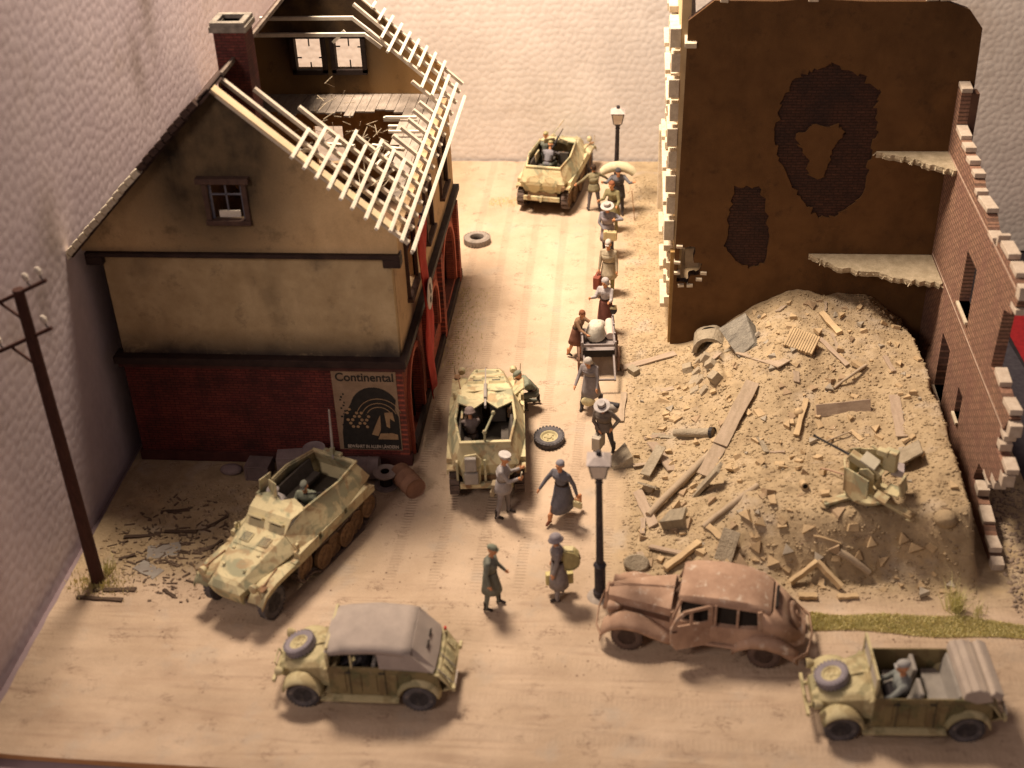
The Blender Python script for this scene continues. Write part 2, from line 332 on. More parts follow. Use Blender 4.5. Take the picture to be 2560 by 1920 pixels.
nx,ny=590,360; U,V=np.meshgrid(np.linspace(-1.0,30,nx),np.linspace(-3.7,14.5,ny))
P=np.stack([U,19.86-foam_surface(U,V,.27,.015)+0*U,V],-1); fb=grid_mesh('foam_board',P,FM,nx,ny)
MBk=MB().box((14.5,20.25,5.4),(31,.5,18.2)).build('foam_core',FM,fb)
tag(fb,'large white bead foam board standing behind the diorama as a backdrop','foam board',group='foam backdrop boards')
nx,ny=560,340; U,V=np.meshgrid(np.linspace(-13,19.8,nx),np.linspace(-3.7,14.5,ny))
P=np.stack([-.52+foam_surface(U,V,.30,.009),U,V],-1); FM2=foam_mat('bead_foam_left',((-.5,7.2,9.9,1.3,.6),(-.5,5.9,8.6,1.0,.55),(-.5,-1.0,6.9,1.2,.6),(-.5,-2.2,6.0,1.0,.5)),(.58,.50,.545),(.66,.58,.61)); fb2=grid_mesh('foam_board',P,FM2,nx,ny)
MB().box((-.93,3.4,5.4),(.5,32.8,18.2)).build('foam_core',FM,fb2)
tag(fb2,'lilac tinted bead foam board along the left side of the diorama','foam board',group='foam backdrop boards')
# ---------------------------------------------------------------- the half-timbered workshop house on the left
def plaster(name,c,c2,st,sc=1.3,lo=.5,hi=.68):
    if name in MC: return MC[name]
    t=NT(name); col=t.ramp(t.noise(sc,5,.6),[(.3,c2),(.7,c)])
    s=t.ramp(t.noise(.9,7,.7,None,.6),[(lo,0),(hi,.8)]); col=t.mix(s,col,st)
    f=t.ramp(t.noise(7,6,.75,None,1.2),[(.60,0),(.68,.55)]); col=t.mix(f,col,tuple(x*.5 for x in st))
    col=t.mix(1,col,t.ramp(t.noise(50,3,.7),[(.25,.82),(.75,1.14)]),'MULTIPLY')
    MC[name]=t.done(col,.92,t.bump(t.noise(24,5,.6),.35,.012)); return MC[name]
def soot_plaster(name,c,c2,sootc,lowz,smudge,h,spots=()):
    """plaster with a soot stain of its own: along the foot (lowz) or a smudge round a point"""
    t=NT(name); col=t.ramp(t.noise(1.2,6,.65),[(.3,c2),(.7,c)])
    s=t.n.new('ShaderNodeSeparateXYZ'); t.link(t.co,s.inputs[0])
    def mr(v,a,b_):
        q=t.n.new('ShaderNodeMapRange'); q.inputs[1].default_value=a; q.inputs[2].default_value=b_; t.link(v,q.inputs[0]); return q.outputs[0]
    def mul(a,b_):
        q=t.n.new('ShaderNodeMath'); q.operation='MULTIPLY'; t.link(a,q.inputs[0]); t.link(b_,q.inputs[1]) if hasattr(b_,'is_linked') else setattr(q.inputs[1],'default_value',b_); return q.outputs[0]
    n=t.ramp(t.noise(1.5,6,.7,None,.7),[(.22,.15),(.46,1)])
    if lowz is not None: f=mul(mr(s.outputs[2],lowz+h,lowz),n); col=t.mix(f,col,sootc)
    if smudge:
        d=t.n.new('ShaderNodeVectorMath'); d.operation='DISTANCE'; t.link(t.mapv((1,.0,.62)),d.inputs[0]); d.inputs[1].default_value=(smudge[0],0,smudge[1]*.62)
        f=mul(mr(d.outputs['Value'],smudge[2],smudge[2]*.45),mul(t.ramp(t.noise(1.2,5,.6),[(.2,.75),(.6,1)]),.97)); col=t.mix(f,col,sootc)
    for (x,z,r,a) in spots:
        d=t.n.new('ShaderNodeVectorMath'); d.operation='DISTANCE'; t.link(t.mapv((1,0,.8)),d.inputs[0]); d.inputs[1].default_value=(x,0,z*.8)
        w_=t.n.new('ShaderNodeMath'); w_.operation='ADD'; t.link(d.outputs['Value'],w_.inputs[0]); nn=mul(t.noise(3.2,7,.75),r*1.6); t.link(nn,w_.inputs[1])
        q=t.n.new('ShaderNodeMapRange'); q.inputs[1].default_value=r*1.75; q.inputs[2].default_value=r*.8; q.inputs[4].default_value=a; q.interpolation_type='SMOOTHSTEP'; t.link(w_.outputs[0],q.inputs[0]); col=t.mix(q.outputs[0],col,sootc)
    v=t.ramp(t.noise(1.3,8,.8),[(.55,0),(.66,.40)]); col=t.mix(v,col,sootc)
    v=t.ramp(t.noise(.8,5,.6,t.mapv((1,1,.4))),[(.5,0),(.7,.4)]); col=t.mix(v,col,tuple(x*.5 for x in c2))
    col=t.mix(1,col,t.ramp(t.noise(50,3,.7),[(.25,.84),(.75,1.12)]),'MULTIPLY')
    return t.done(col,.92,t.bump(t.noise(20,6,.65),.4,.015))
W_,D_=7.10,10.4; AX,AZ,SL_=3.53,10.2,.9
zr=lambda x:AZ-(SL_ if x>AX else 1.01)*abs(x-AX)
H_=thing('workshop_house','war damaged brick and plaster workshop house with stripped roof laths left of the street','house',(0,0,0))
brk=brick('front_brick',(.20,.045,.035),(.14,.03,.028),(.07,.022,.02),'xz',.25,.075,.012)
brs=brick('street_brick',(.40,.10,.06),(.30,.07,.045),(.15,.05,.04),'yz',.25,.075,.012)
xz=lambda y0:(lambda u,v,w:(u,y0+w,v)); yz=lambda x0:(lambda u,v,w:(x0-w,u,v))
MB().plate(rect(0,0,W_-.24,3.0),[],.22,xz(0)).build('brick_wall',brk,H_)
MB().box(((W_-.0)/2,.06,.14),(W_+.12,.26,.28)).build('plinth',mat('dark_plinth',(.10,.035,.03),(.06,.02,.02),3),H_)
MB().box((W_/2,.02,3.14),(W_+.30,.46,.20)).build('ledge','darkwood',H_,bevel=.015)
MB().box((W_/2,.05,2.97),(W_+.18,.34,.13)).build('ledge_moulding',mat('red_brown_trim',(.09,.035,.03),(.05,.02,.018),3),H_)
MB().plate(rect(.06,3.24,W_-.03,6.02),[],.2,xz(.04)).build('plaster_wall',soot_plaster('ochre_plaster_front',(.55,.43,.26),(.38,.28,.155),(.05,.04,.035),3.2,None,.8,((1.3,3.22,.42,.85),(2.0,3.18,.5,.7),(6.75,3.25,.55,.9),(5.8,3.15,.5,.6),(3.9,3.25,.4,.55),(4.05,4.9,.4,.28),(4.15,4.2,.35,.25),(1.0,5.6,.5,.32),(5.3,5.9,.5,.35))),H_)
MB().box((W_/2-.02,.0,6.07),(W_+.5,.34,.10)).build('gable_beam','darkwood',H_,bevel=.01)
for x in (-.08,W_+.02): MB().box((x,.02,5.90),(.42,.34,.22)).build('beam_end','darkwood',H_,bevel=.015)
wf=[(2.98,6.98),(3.80,6.98),(3.80,7.92),(2.98,7.92)]
gp=[(-.36,6.13),(7.28,6.13),(7.28,zr(7.28)-.06),(AX,AZ-.06),(-.36,zr(-.36)-.06)]
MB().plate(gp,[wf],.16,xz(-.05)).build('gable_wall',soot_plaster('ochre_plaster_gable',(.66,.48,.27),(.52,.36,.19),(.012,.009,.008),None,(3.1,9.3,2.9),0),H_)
# gable window
wn=MB().box((3.39,-.07,6.93),(1.06,.20,.12)).box((2.93,-.06,7.45),(.12,.14,.98)).box((3.85,-.06,7.45),(.12,.14,.98)).build('window',mat('window_brown',(.10,.06,.045),(.06,.035,.03),5),H_,bevel=.01)
MB().box((3.39,-.10,8.0),(1.24,.26,.14)).build('lintel','window_brown' if False else MC['window_brown'],wn,bevel=.01)
MB().box((3.39,.0,7.46),(.035,.03,.9)).box((3.39,.0,7.6),(.8,.03,.035)).box((3.01,.0,7.45),(.07,.05,.92)).box((3.77,.0,7.45),(.07,.05,.92)).build('glazing_bar',mat('grey_blue_frame',(.16,.16,.20),(.10,.10,.13),6),wn)
MB().box((3.42,-.02,7.12),(.50,.05,.16)).build('broken_board','cream',wn)
# street side wall (x = W_) with arches below, plaster above
holes=[archhole(.55,.05,2.35,2.55),archhole(4.35,.9,5.7,2.45),archhole(6.9,.45,9.3,2.75)]
MB().plate(rect(0,0,D_,3.0),holes,.24,yz(W_)).build('side_brick_wall',brs,H_)
MB().plate(rect(.26,3.0,D_,6.05),[rect(1.75,4.0,2.9,5.5),rect(4.9,4.0,5.9,5.4),rect(7.8,4.0,8.9,5.4)],.2,yz(W_-.02)).build('side_plaster_wall',soot_plaster('ochre_plaster_side',(.56,.40,.24),(.44,.30,.17),(.06,.045,.04),3.0,None,.5),H_)
for a,b_,c,d in ((1.75,4.0,2.9,5.5),(4.9,4.0,5.9,5.4),(7.8,4.0,8.9,5.4)):
    f=MB().box((W_+.0,a-.05,(b_+d)/2),(.12,.1,d-b_+.2)).box((W_+.0,c+.05,(b_+d)/2),(.12,.1,d-b_+.2)).box((W_+.03,(a+c)/2,b_-.06),(.2,c-a+.3,.1)).box((W_,(a+c)/2,d+.05),(.12,c-a,.1)).build('window',MC['window_brown'],H_)
    MB().box((W_-.12,(a+c)/2,(b_+d)/2),(.04,.05,d-b_)).box((W_-.12,(a+c)/2,b_+(d-b_)*.6),(.04,c-a,.05)).build('glazing_bar',MC['grey_blue_frame'],f)
MB().box((W_+.06,D_/2,3.12),(.20,D_+.1,.18)).box((W_+.05,D_/2+.2,.16),(.14,D_-.6,.3)).build('side_moulding','darkwood',H_,bevel=.01)
for (a,b_,c,d) in ((.55,.05,2.35,2.55),(4.35,.9,5.7,2.45),(6.9,.45,9.3,2.75)):
    r=(c-a)/2; o_=[(a-.16,b_),(a,b_)]+list(reversed(arc((a+c)/2,d-r,r,0,180,10)))+[(c,b_),(c+.16,b_)]+arc((a+c)/2,d-r,r+.16,0,180,10)
    o_=[(a-.16,b_),(a,b_)]+arc((a+c)/2,d-r,r,180,0,10)+[(c,b_),(c+.16,b_)]+arc((a+c)/2,d-r,r+.16,0,180,10)
    MB().plate(o_,[],.07,lambda u,v,w:(W_+.002+w,u,v)).build('arch_surround',mat('red_arch_brick',(.46,.13,.08),(.34,.08,.05),6),H_)
for y in (3.35,6.3,9.85): MB().box((W_+.07,y,1.5),(.14,.36,2.7)).build('pilaster',brs,H_,bevel=.01)
# door leaf standing open in the dark arch, timber struts on upper floor
MB().box((W_-.3,.75,1.1),(.06,.08,2.1)).box((W_-.55,2.2,1.1),(.7,.07,2.1)).build('door','darkwood',H_)
# rear and left walls, floors inside
MB().plate([(0,0),(W_-.25,0),(W_-.25,6.05),(0,6.05)],[rect(2.9,3.9,3.8,5.2)],.2,lambda u,v,w:(u,D_-.2+w,v)).build('rear_wall',plaster('inner_orange_plaster',(.50,.28,.11),(.38,.20,.08),(.10,.055,.03),.8),H_)
rg=[(.1,6.15),(W_-.1,6.15),(W_-.1,zr(W_-.1)-.1),(AX,AZ-.1),(.1,zr(.1)-.1)]
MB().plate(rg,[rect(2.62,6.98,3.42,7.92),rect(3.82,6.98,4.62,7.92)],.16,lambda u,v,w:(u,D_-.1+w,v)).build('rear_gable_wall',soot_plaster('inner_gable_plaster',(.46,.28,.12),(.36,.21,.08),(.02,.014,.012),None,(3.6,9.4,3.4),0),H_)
for x,br in ((3.02,0),(4.22,1)):
    f=MB()
    for sx in (-.46,.46): f.box((x+sx,D_-.16,7.45),(.13,.16,1.14))
    f.box((x,D_-.16,6.90),(1.05,.16,.15)).box((x,D_-.16,8.0),(1.05,.16,.15)); f=f.build('window',mat('soot_black_frame',(.035,.022,.02),(.02,.014,.012),4),H_)
    b_=MB().box((x,D_,7.78-.02),(.035,.03,.26)).box((x,D_,7.06),(.035,.03,.16 if br==0 else .3))
    b_.box((x-.33,D_,7.28 if br==0 else 7.62),(.14,.03,.035)).box((x+.33,D_,7.28 if br==0 else 7.60),(.14,.03,.035)); b_.build('glazing_bar',MC['soot_black_frame'],f)
    if br: MB().box((x-.22,D_-.22,7.98),(.09,.05,.52),(0,rad(48),0)).build('broken_board','cream',f)
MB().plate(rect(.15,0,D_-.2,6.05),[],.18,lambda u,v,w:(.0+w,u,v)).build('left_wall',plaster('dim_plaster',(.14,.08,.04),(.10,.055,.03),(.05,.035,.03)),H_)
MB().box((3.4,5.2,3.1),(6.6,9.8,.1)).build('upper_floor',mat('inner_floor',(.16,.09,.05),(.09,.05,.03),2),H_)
# attic floor: planks along y, burnt ragged ends; long ones near the eave
for i in range(23):
    x=.42+i*.286
    y0=8.85+RND.uniform(-.16,.16)-(.35 if i in (7,8,14) else 0)+(.12 if i<5 else 0)
    if x>6.1: y0={6.14:6.6,6.43:4.6,6.71:2.6}.get(round(x,2),2.6)+RND.uniform(-.3,.3)
    if i<2: y0=RND.uniform(3.5,6)
    MB().box((x,(y0+D_-.12)/2,6.17),(.272,D_-.12-y0,.05),(0,0,RND.uniform(-.004,.004))).build('floor_plank',mat('bleached_plank',(.34,.29,.25),(.24,.20,.17),2.5,.9,.5,14,stretch=(5,1,5)),H_)
for y,x0 in ((8.55,5.45),(7.9,5.7),(7.2,6.0)): MB().box(((x0+6.85)/2,y,6.08),(6.85-x0,.12,.12)).build('floor_joist','cream',H_)
# roof: intact left slope (tiling in rows), ridge; stripped right slope with rafters and laths
nx_=lambda x,off:(x-SL_/math.hypot(1,SL_)*-off*0, )
roofb=MB(); rt=MB()
dl=Vector((-1,0,-1.01)).normalized(); nl=Vector((-1.01,0,1)).normalized()
top=Vector((AX,0,AZ)); L_=(AX+.47)*math.hypot(1,1.01)
Rl=Matrix((dl,Vector((0,1,0)),dl.cross(Vector((0,1,0))))).transposed()
c=top+dl*(L_/2)+nl*.0+Vector((0,5.05,-.02)); roofb.box(c,(L_,10.9,.06),Rl); roofb.build('roof_boarding',mat('sooty_boarding',(.075,.045,.035),(.035,.022,.02),2,.9,.5,10,stretch=(1,6,6)),H_)
nrow=22
for k in range(nrow):
    cc=top+dl*(L_*(k+.5)/nrow)+nl*.075+Vector((0,5.05,0)); rt.box(cc,(L_/nrow+.06,10.95,.035),Rl@Euler((0,rad(5),0)).to_matrix())
rt=rt.build('roof_tiling',mat('grey_red_tiles',(.09,.06,.05),(.06,.04,.035),3),H_); rt['kind']='stuff'
for k in range(22):
    cc=top+dl*(.35+L_*(k+.5)/22.8)+nl*.09+Vector((0,-.47,0)); sz=(L_/22-.045,.14,.055)
    MB().box(cc+Vector((0,0,RND.uniform(-.012,.012))),(sz[0],.20,.15),Rl@Euler((0,rad(5),0)).to_matrix()).build('verge_tile',mat('pale_verge_tile',(.78,.72,.58),(.62,.56,.44),5) if k>8 else MC['sooty_boarding'],H_)
MB().bar((AX,.6,AZ+.03),(AX,10.45,AZ+.03),.07,.10).build('ridge_board',mat('sooty_ridge',(.22,.18,.15),(.08,.06,.05),5),H_)
CW=K('cream'); off=.03
def rp(x,y,h=0): n=Vector((SL_,0,1)).normalized(); return Vector((x,y,AZ-SL_*(x-AX)))+n*h
raft=[(-.12,3.53,1),(.62,3.56,0),(1.28,4.07,0),(2.0,4.86,0),(2.72,5.98,0),(3.40,6.48,0),(4.15,6.62,0),(4.9,6.70,0),(5.63,6.77,0),(6.35,6.80,0),(7.08,6.85,0),(7.93,6.54,0),(8.84,5.25,0),(9.7,4.70,0),(10.4,3.53,1)]
for y,x0,full in raft:
    MB().bar(rp(x0,y,-.09),rp(7.62,y,-.085),.085,.13,(0,1,0)).build('rafter',mat('grey_rafter',(.60,.53,.44),(.46,.40,.33),4,.8,.3,14),H_)
MB().bar(rp(3.53,-.16,-.0),rp(7.2,-.16,-.0),.30,.05,(SL_,0,1)).build('verge_plaster_edge',mat('tan_render_edge',(.62,.50,.33),(.52,.41,.26),4),H_)
lx=[5.18,5.44,5.69,5.95,6.21,6.45,6.73,6.97,7.21,7.46,7.71]
fb_=[(-.57,1.15),(-.61,1.75),(-.64,1.85),(-.68,2.72),(-.71,2.40),(-.74,3.25),(-.72,3.25),(-.80,3.20),(-.46,9.9),(-.49,9.8),(-.55,9.4)]
for x,(a,b_) in zip(lx,fb_): MB().bar(rp(x,a,.03),rp(x+RND.uniform(-.015,.015),b_,.03),.072,.06,(SL_,0,1)).build('lath',CW,H_)
for x,a,b_ in [(5.31,9.65,10.75),(5.54,8.68,10.72),(5.79,8.16,10.7),(6.04,8.54,10.6),(6.28,8.56,10.6),(6.51,8.8,10.6),(6.75,7.69,10.65),(7.02,7.75,10.62),(5.06,10.1,10.7)]:
    MB().bar(rp(x,a,.03),rp(x,b_,.03),.072,.06,(SL_,0,1)).build('lath',CW,H_)
MB().bar(rp(7.72,-.55,-.03),rp(7.72,1.1,-.03),.05,.05).build('eave_batten',CW,H_)
for y,z in ((8.9,8.45),(9.3,8.80)):
    xa=AX-(AZ-z)/SL_; xb=AX+(AZ-z)/SL_-.15
    MB().bar((xa,y,z),(xb-.25,y,z),.10,.10).build('collar_beam',CW,H_)
    MB().bar((xb-.30,y,z+.02),(xb+.18,y,z-.38),.09,.09).build('broken_rafter_stub',CW,H_)
for q,(a,b_) in enumerate([((5.3,1.2,8.2),(4.9,1.1,8.2)),((5.0,3.0,7.6),(5.9,2.6,7.7)),((5.9,4.6,6.9),(6.8,4.3,6.9)),((6.2,3.1,6.9),(6.6,3.8,7.1)),((4.3,.6,8.3),(4.75,.55,8.3)),((4.6,.45,7.9),(5.1,.4,7.9)),((3.9,1.2,8.7),(4.2,1.2,8.7)),((5.6,8.1,6.3),(6.5,8.1,6.3)),((5.9,6.9,6.35),(6.8,6.9,6.35)),((5.2,5.4,5.2),(6.5,4.2,6.4)),((4.3,3.1,6.2),(4.7,3.0,6.6)),((3.6,3.4,5.0),(4.4,3.0,6.4))]):
    MB().bar(a,b_,.09,.07).build('broken_timber',CW,H_)
# fine straw and splinters caught in the laths
sp=MB()
for _ in range(90):
    x=RND.uniform(5.0,7.5); y=RND.uniform(.2,4.5); p=rp(x,y,-.1); d=Vector((RND.uniform(-.3,.3),RND.uniform(-.4,.4),RND.uniform(-.25,.2))); sp.bar(p,p+d,.012,.012)
sp=sp.build('straw_splinter',mat('straw',(.50,.42,.30),(.36,.30,.22),5),H_); sp['kind']='stuff'
# chimney
CX,CY=3.50,1.95
ch=MB().box((CX,CY,9.75),(.72,.70,2.3)).build('chimney',brick('chimney_brick',(.17,.045,.035),(.12,.03,.028),(.06,.025,.02),'xz',.2,.07,.01),H_)
MB().box((CX,CY,10.93),(.86,.84,.13)).box((CX,CY+.33,11.03),(.80,.14,.12)).box((CX,CY-.33,11.03),(.80,.14,.12)).box((CX-.33,CY,11.03),(.14,.5,.12)).box((CX+.33,CY,11.03),(.14,.5,.12)).build('chimney_cap',mat('grey_cap',(.30,.27,.23),(.16,.14,.12),6),ch)
MB().box((CX,CY,10.99),(.5,.5,.01)).build('flue','dark',ch)
# banner on the street wall
bn=MB(); xs_=[0,.12,.2,.1,0,-.08,0]; 
bn=MB().loft([[(W_+.34+.05*math.sin(z*2.1+k*1.4),1.95+k*.16,z) for k in range(7)] for z in np.linspace(5.9,.75,14)],closed=False,caps=False).build('banner',mat('red_cloth',(.50,.045,.035),(.36,.03,.025),3,.8,.3,12),H_,smooth='all',solid=.02)
MB().bar((W_-.05,2.4,5.95),(W_+.42,2.4,6.0),.05,.05).bar((W_+.36,1.85,5.93),(W_+.36,3.0,5.93),.05,.05).build('banner_pole','darkwood',H_)
cl=mat('white_cloth',(.62,.58,.55),(.5,.46,.44),4)
ds=MB().lathe([(.001,0),(.42,0),(.42,.015),(.001,.015)],(0,0,0),24).build('banner_disc',cl,bn,rot=(0,rad(90),0),loc=(W_+.405,2.43,3.72))
mk=MB().box((W_+.435,2.43,3.92),(.012,.10,.16)).box((W_+.435,2.40,3.56),(.012,.12,.14)).box((W_+.435,2.5,3.74),(.012,.09,.08)).build('dark_smudge','black',bn)
# poster
px0,px1,pz0,pz1=5.30,6.93,.46,2.84
po=MB().box(((px0+px1)/2,-.012,(pz0+pz1)/2),(px1-px0,.02,pz1-pz0)).build('poster',mat('poster_paper',(.34,.24,.16),(.25,.17,.11),3,.8,.15,30),H_)
inkd=mat('poster_black',(.022,.020,.018),(.035,.03,.026),8,.8); inkl=mat('poster_tan',(.42,.28,.15),(.30,.19,.11),9,.8); inkw=mat('poster_white',(.55,.46,.36),(.5,.4,.32),8,.8)
def flat(name,poly,m_,y,parent=po): return MB().plate(poly,[],.003,lambda u,v,w:(u,y-w,v)).build(name,m_,parent)
flat('printed_dark_field',[(px0+.10,pz0+.02),(px1-.02,pz0+.02),(px1-.02,1.5),(6.72,2.0),(5.75,1.95),(5.5,1.5),(5.42,1.0)],inkd,-.023)
tyr=[]; 
flat('printed_tyre',[(6.32+.62*math.cos(rad(a)),1.72+.66*math.sin(rad(a))) for a in range(-10,200,12) if 6.32+.62*math.cos(rad(a))<px1-.01]+[(5.62,1.15),(6.1,.75),(6.7,.9)],inkd,-.026)
flat('printed_dust_road',[(6.18,.95),(6.30,1.25),(6.44,1.55),(6.42,1.1),(6.34,.9)],inkl,-.031)
flat('printed_figure_light',[(6.55,1.62),(6.76,1.64),(6.80,1.35),(6.68,1.45),(6.66,1.15),(6.58,1.2)],inkl,-.031)
flat('printed_truck',[(6.33,.80),(6.85,.80),(6.85,.95),(6.7,1.0),(6.4,.98)],inkl,-.031)
for r_ in (.60,.47,.36):
    flat('printed_tyre_line',[(6.42+r_*math.cos(rad(a)),1.42+r_*1.05*math.sin(rad(a))) for a in range(20,165,12)]+[(6.42+(r_-.018)*math.cos(rad(a)),1.42+(r_-.018)*1.05*math.sin(rad(a))) for a in range(152,8,-12)],inkl,-.0305)
for k in range(26):
    u=5.60+(k%5)*.12+((k//5)%2)*.06; v=1.18+(k//5)*.105; a=RND.uniform(0,1)
    flat('printed_tread_block',[(u+.045*math.cos(a+j*pi/3),v+.045*math.sin(a+j*pi/3)) for j in range(6)],inkl if k%3 else inkd,-.031)
def text(s_,x,y,z,size,m_,parent,rot=(rad(90),0,0),name='lettering',ext=.003,sx=1,align='CENTER',boldness=.02):
    cu=bpy.data.curves.new('t','FONT'); cu.body=s_; cu.size=size; cu.extrude=ext; cu.align_x=align; cu.align_y='CENTER'; cu.offset=size*boldness
    o=bpy.data.objects.new('t',cu); COL.objects.link(o); dg=bpy.context.evaluated_depsgraph_get(); me=bpy.data.meshes.new_from_object(o.evaluated_get(dg)); bpy.data.objects.remove(o)
    me.materials.clear(); me.materials.append(m_); q=bpy.data.objects.new(name,me); COL.objects.link(q); q.parent=parent; q.location=(x,y,z); q.rotation_euler=rot; q.scale=(sx,1,1); return q
text('Continental',(px0+px1)/2+.02,-.028,2.66,.34,inkd,po,sx=.92,boldness=.018)
text('BEWÄHRT IN ALLEN LÄNDERN',(px0+px1)/2+.06,-.032,.56,.135,inkw,po,sx=.70)
for k in range(12): flat('printed_speck',rect(px0+.1+.05*(k%3)+RND.uniform(0,.05),1.2+k*.085,px0+.16+.05*(k%3)+RND.uniform(0,.05),1.25+k*.085),inkd,-.026)

# ---------------------------------------------------------------- the ruined block on the right
RU=thing('ruined_building','roofless ruined brick house with dark gable wall and stepped broken side wall','ruined building',(0,0,0))
dk=soot_plaster('dark_ochre_render',(.145,.072,.026),(.095,.046,.017),(.02,.013,.010),None,None,0)
gbr=brick('gable_brick',(.075,.034,.023),(.056,.026,.019),(.038,.02,.014),'xz',.24,.08,.012,.9)
GO=[(13.85,0),(14.02,9.62),(14.66,10.13),(16.2,10.10),(17.0,10.16),(18.4,10.08),(20.35,10.06),(20.95,9.85),(21.32,9.38),(21.4,6.1),(21.35,0)]
P1=[[17.29,8.34],[17.75,8.46],[18.48,8.15],[19.05,7.78],[18.94,7.27],[19.07,6.57],[18.96,5.92],[18.95,5.12],[18.68,4.57],[18.17,4.16],[17.73,4.19],[17.38,4.57],[16.91,5.11],[16.55,5.78],[16.43,6.57],[16.54,7.47],[16.84,8.09]]
IS=[[16.98,6.44],[17.31,6.76],[17.91,6.83],[18.28,6.64],[17.96,6.31],[17.89,5.79],[17.81,5.32],[17.44,5.38],[17.27,5.92]]
P2=[[15.48,5.03],[16.11,5.04],[16.33,4.56],[16.45,3.72],[16.39,2.71],[16.02,2.56],[15.62,2.77],[15.27,3.28],[15.34,4.27]]
HO=[[14.04,3.2],[14.42,3.27],[14.62,2.75],[14.66,2.39],[14.3,2.12],[14.0,2.24]]
def ragged(P,j=.08,n=6):
    o=[]
    for i,p in enumerate(P):
        q=P[(i+1)%len(P)]
        for k in range(n): f=k/n; o.append((p[0]+(q[0]-p[0])*f+RND.uniform(-j,j),p[1]+(q[1]-p[1])*f+RND.uniform(-j,j)))
    return o
HO2=[(13.95+.0,2.1),(14.30,2.05),(14.34,2.3),(14.62,2.32),(14.66,2.7),(14.45,2.72),(14.44,3.2),(14.05,3.22)]
MB().plate(GO,[ragged(P1),ragged(P2,.06),ragged(HO2,.03,3)],.06,lambda u,v,w:(u,6.2+w,v)).build('gable_render',dk,RU)
isl=MB().plate(ragged(IS),[],.058,lambda u,v,w:(u,6.202+w,v)).build('render_island',dk,RU)
MB().plate([(x+(.01 if x<15 else -.01),z-(.02 if z>5 else 0)) for x,z in GO],[ragged(HO2,.03,3)],.24,lambda u,v,w:(u,6.262+w,v)).build('gable_brick_core',gbr,RU)
for (x,z) in ((14.1,2.02),(14.35,2.02),(14.6,2.22),(14.72,2.42),(13.98,2.42),(14.02,3.25),(13.97,2.75)): MB().box((x,6.2,z),(.17,.2,.07),(0,RND.uniform(-.1,.1),0)).build('broken_brick','white',RU)
MB().box((14.4,6.62,2.72),(.42,.25,.62)).build('masonry_block',mat('tan_masonry',(.42,.32,.2),(.3,.22,.14),5),RU,bevel=.02)
for (x,w_) in ((17.1,.25),(20.4,.4),(20.0,.3),(14.9,.2)): MB().box((x,6.32,10.13),(w_,.3,.1),(0,rad(RND.uniform(-6,6)),0)).build('coping_fragment','white',RU,bevel=.01)
# street facade seen edge on, pale quoins and sills
FX=13.86; fw=[]
for fl_,(z0,z1) in enumerate(((.9,2.6),(4.2,5.9),(7.2,8.8))):
    for yc in (7.9,10.3,12.7): fw.append(rect(yc-.5,z0,yc+.5,z1))
frn=mat('cream_facade',(.66,.50,.28),(.5,.36,.2),2,.85)
MB().plate([(6.5,0),(15.2,0),(15.2,7.2),(14.6,7.2),(14.5,8.4),(13.6,8.6),(13.4,10.4),(6.5,10.6)],fw,.24,lambda u,v,w:(FX+w,u,v)).build('street_facade',frn,RU)
wq=K('white')
for fl_,(z0,z1) in enumerate(((.9,2.6),(4.2,5.9),(7.2,8.8))):
    for yc in (7.9,10.3,12.7):
        for s_ in (-1,1):
            n_=6
            for k in range(n_):
                h=(z1-z0)/n_; pr=.20 if k%2==0 else .12; wd=.40 if k%2==0 else .26
                pr*=RND.uniform(.75,1.15); MB().box((FX-pr/2,yc+s_*(.5+wd/2),z0+h*(k+.5)),(pr,wd*RND.uniform(.85,1.1),(h-.03)*RND.uniform(.8,1)),(0,rad(RND.uniform(-4,4)),0)).build('quoin_block',wq,RU)
        MB().box((FX-.16,yc,z0-.09),(.32,1.5,.14)).build('window_sill',wq,RU,bevel=.02)
        MB().box((FX-.13,yc,z1+.12),(.26,1.6,.2)).build('window_head',wq,RU,bevel=.02)
MB().box((FX-.14,10.8,3.35),(.28,8.6,.18)).build('string_course',wq,RU,bevel=.02)
MB().box((FX-.12,10.6,6.45),(.24,8.0,.15)).build('string_course',wq,RU,bevel=.02)
for k in range(9):
    MB().box((FX-.11 if k%2 else FX-.14,6.62+(.06 if k%2 else 0),3.65+k*.68),(.24 if k%2 else .28,.34,.5)).build('corner_quoin',wq,RU,bevel=.015)
MB().box((FX-.22,14.8,1.9),(.26,.5,2.9)).build('pilaster',wq,RU,bevel=.02)
MB().box((FX-.02,6.42,1.5),(.12,.25,3.0)).build('corner_strip',mat('gold_brown_strip',(.42,.27,.10),(.3,.18,.07),3),RU)
MB().bar((14.10,6.10,9.0),(14.12,13.3,10.9),.30,.14).build('cornice',wq,RU)
MB().plate([(14.3,9.9),(16.4,12.6),(16.4,10.2),(14.8,10.2)],[],.2,lambda u,v,w:(u,8.2+w,v)).build('inner_roof_slope',mat('purple_brown_roof',(.10,.045,.05),(.07,.03,.035),3),RU)
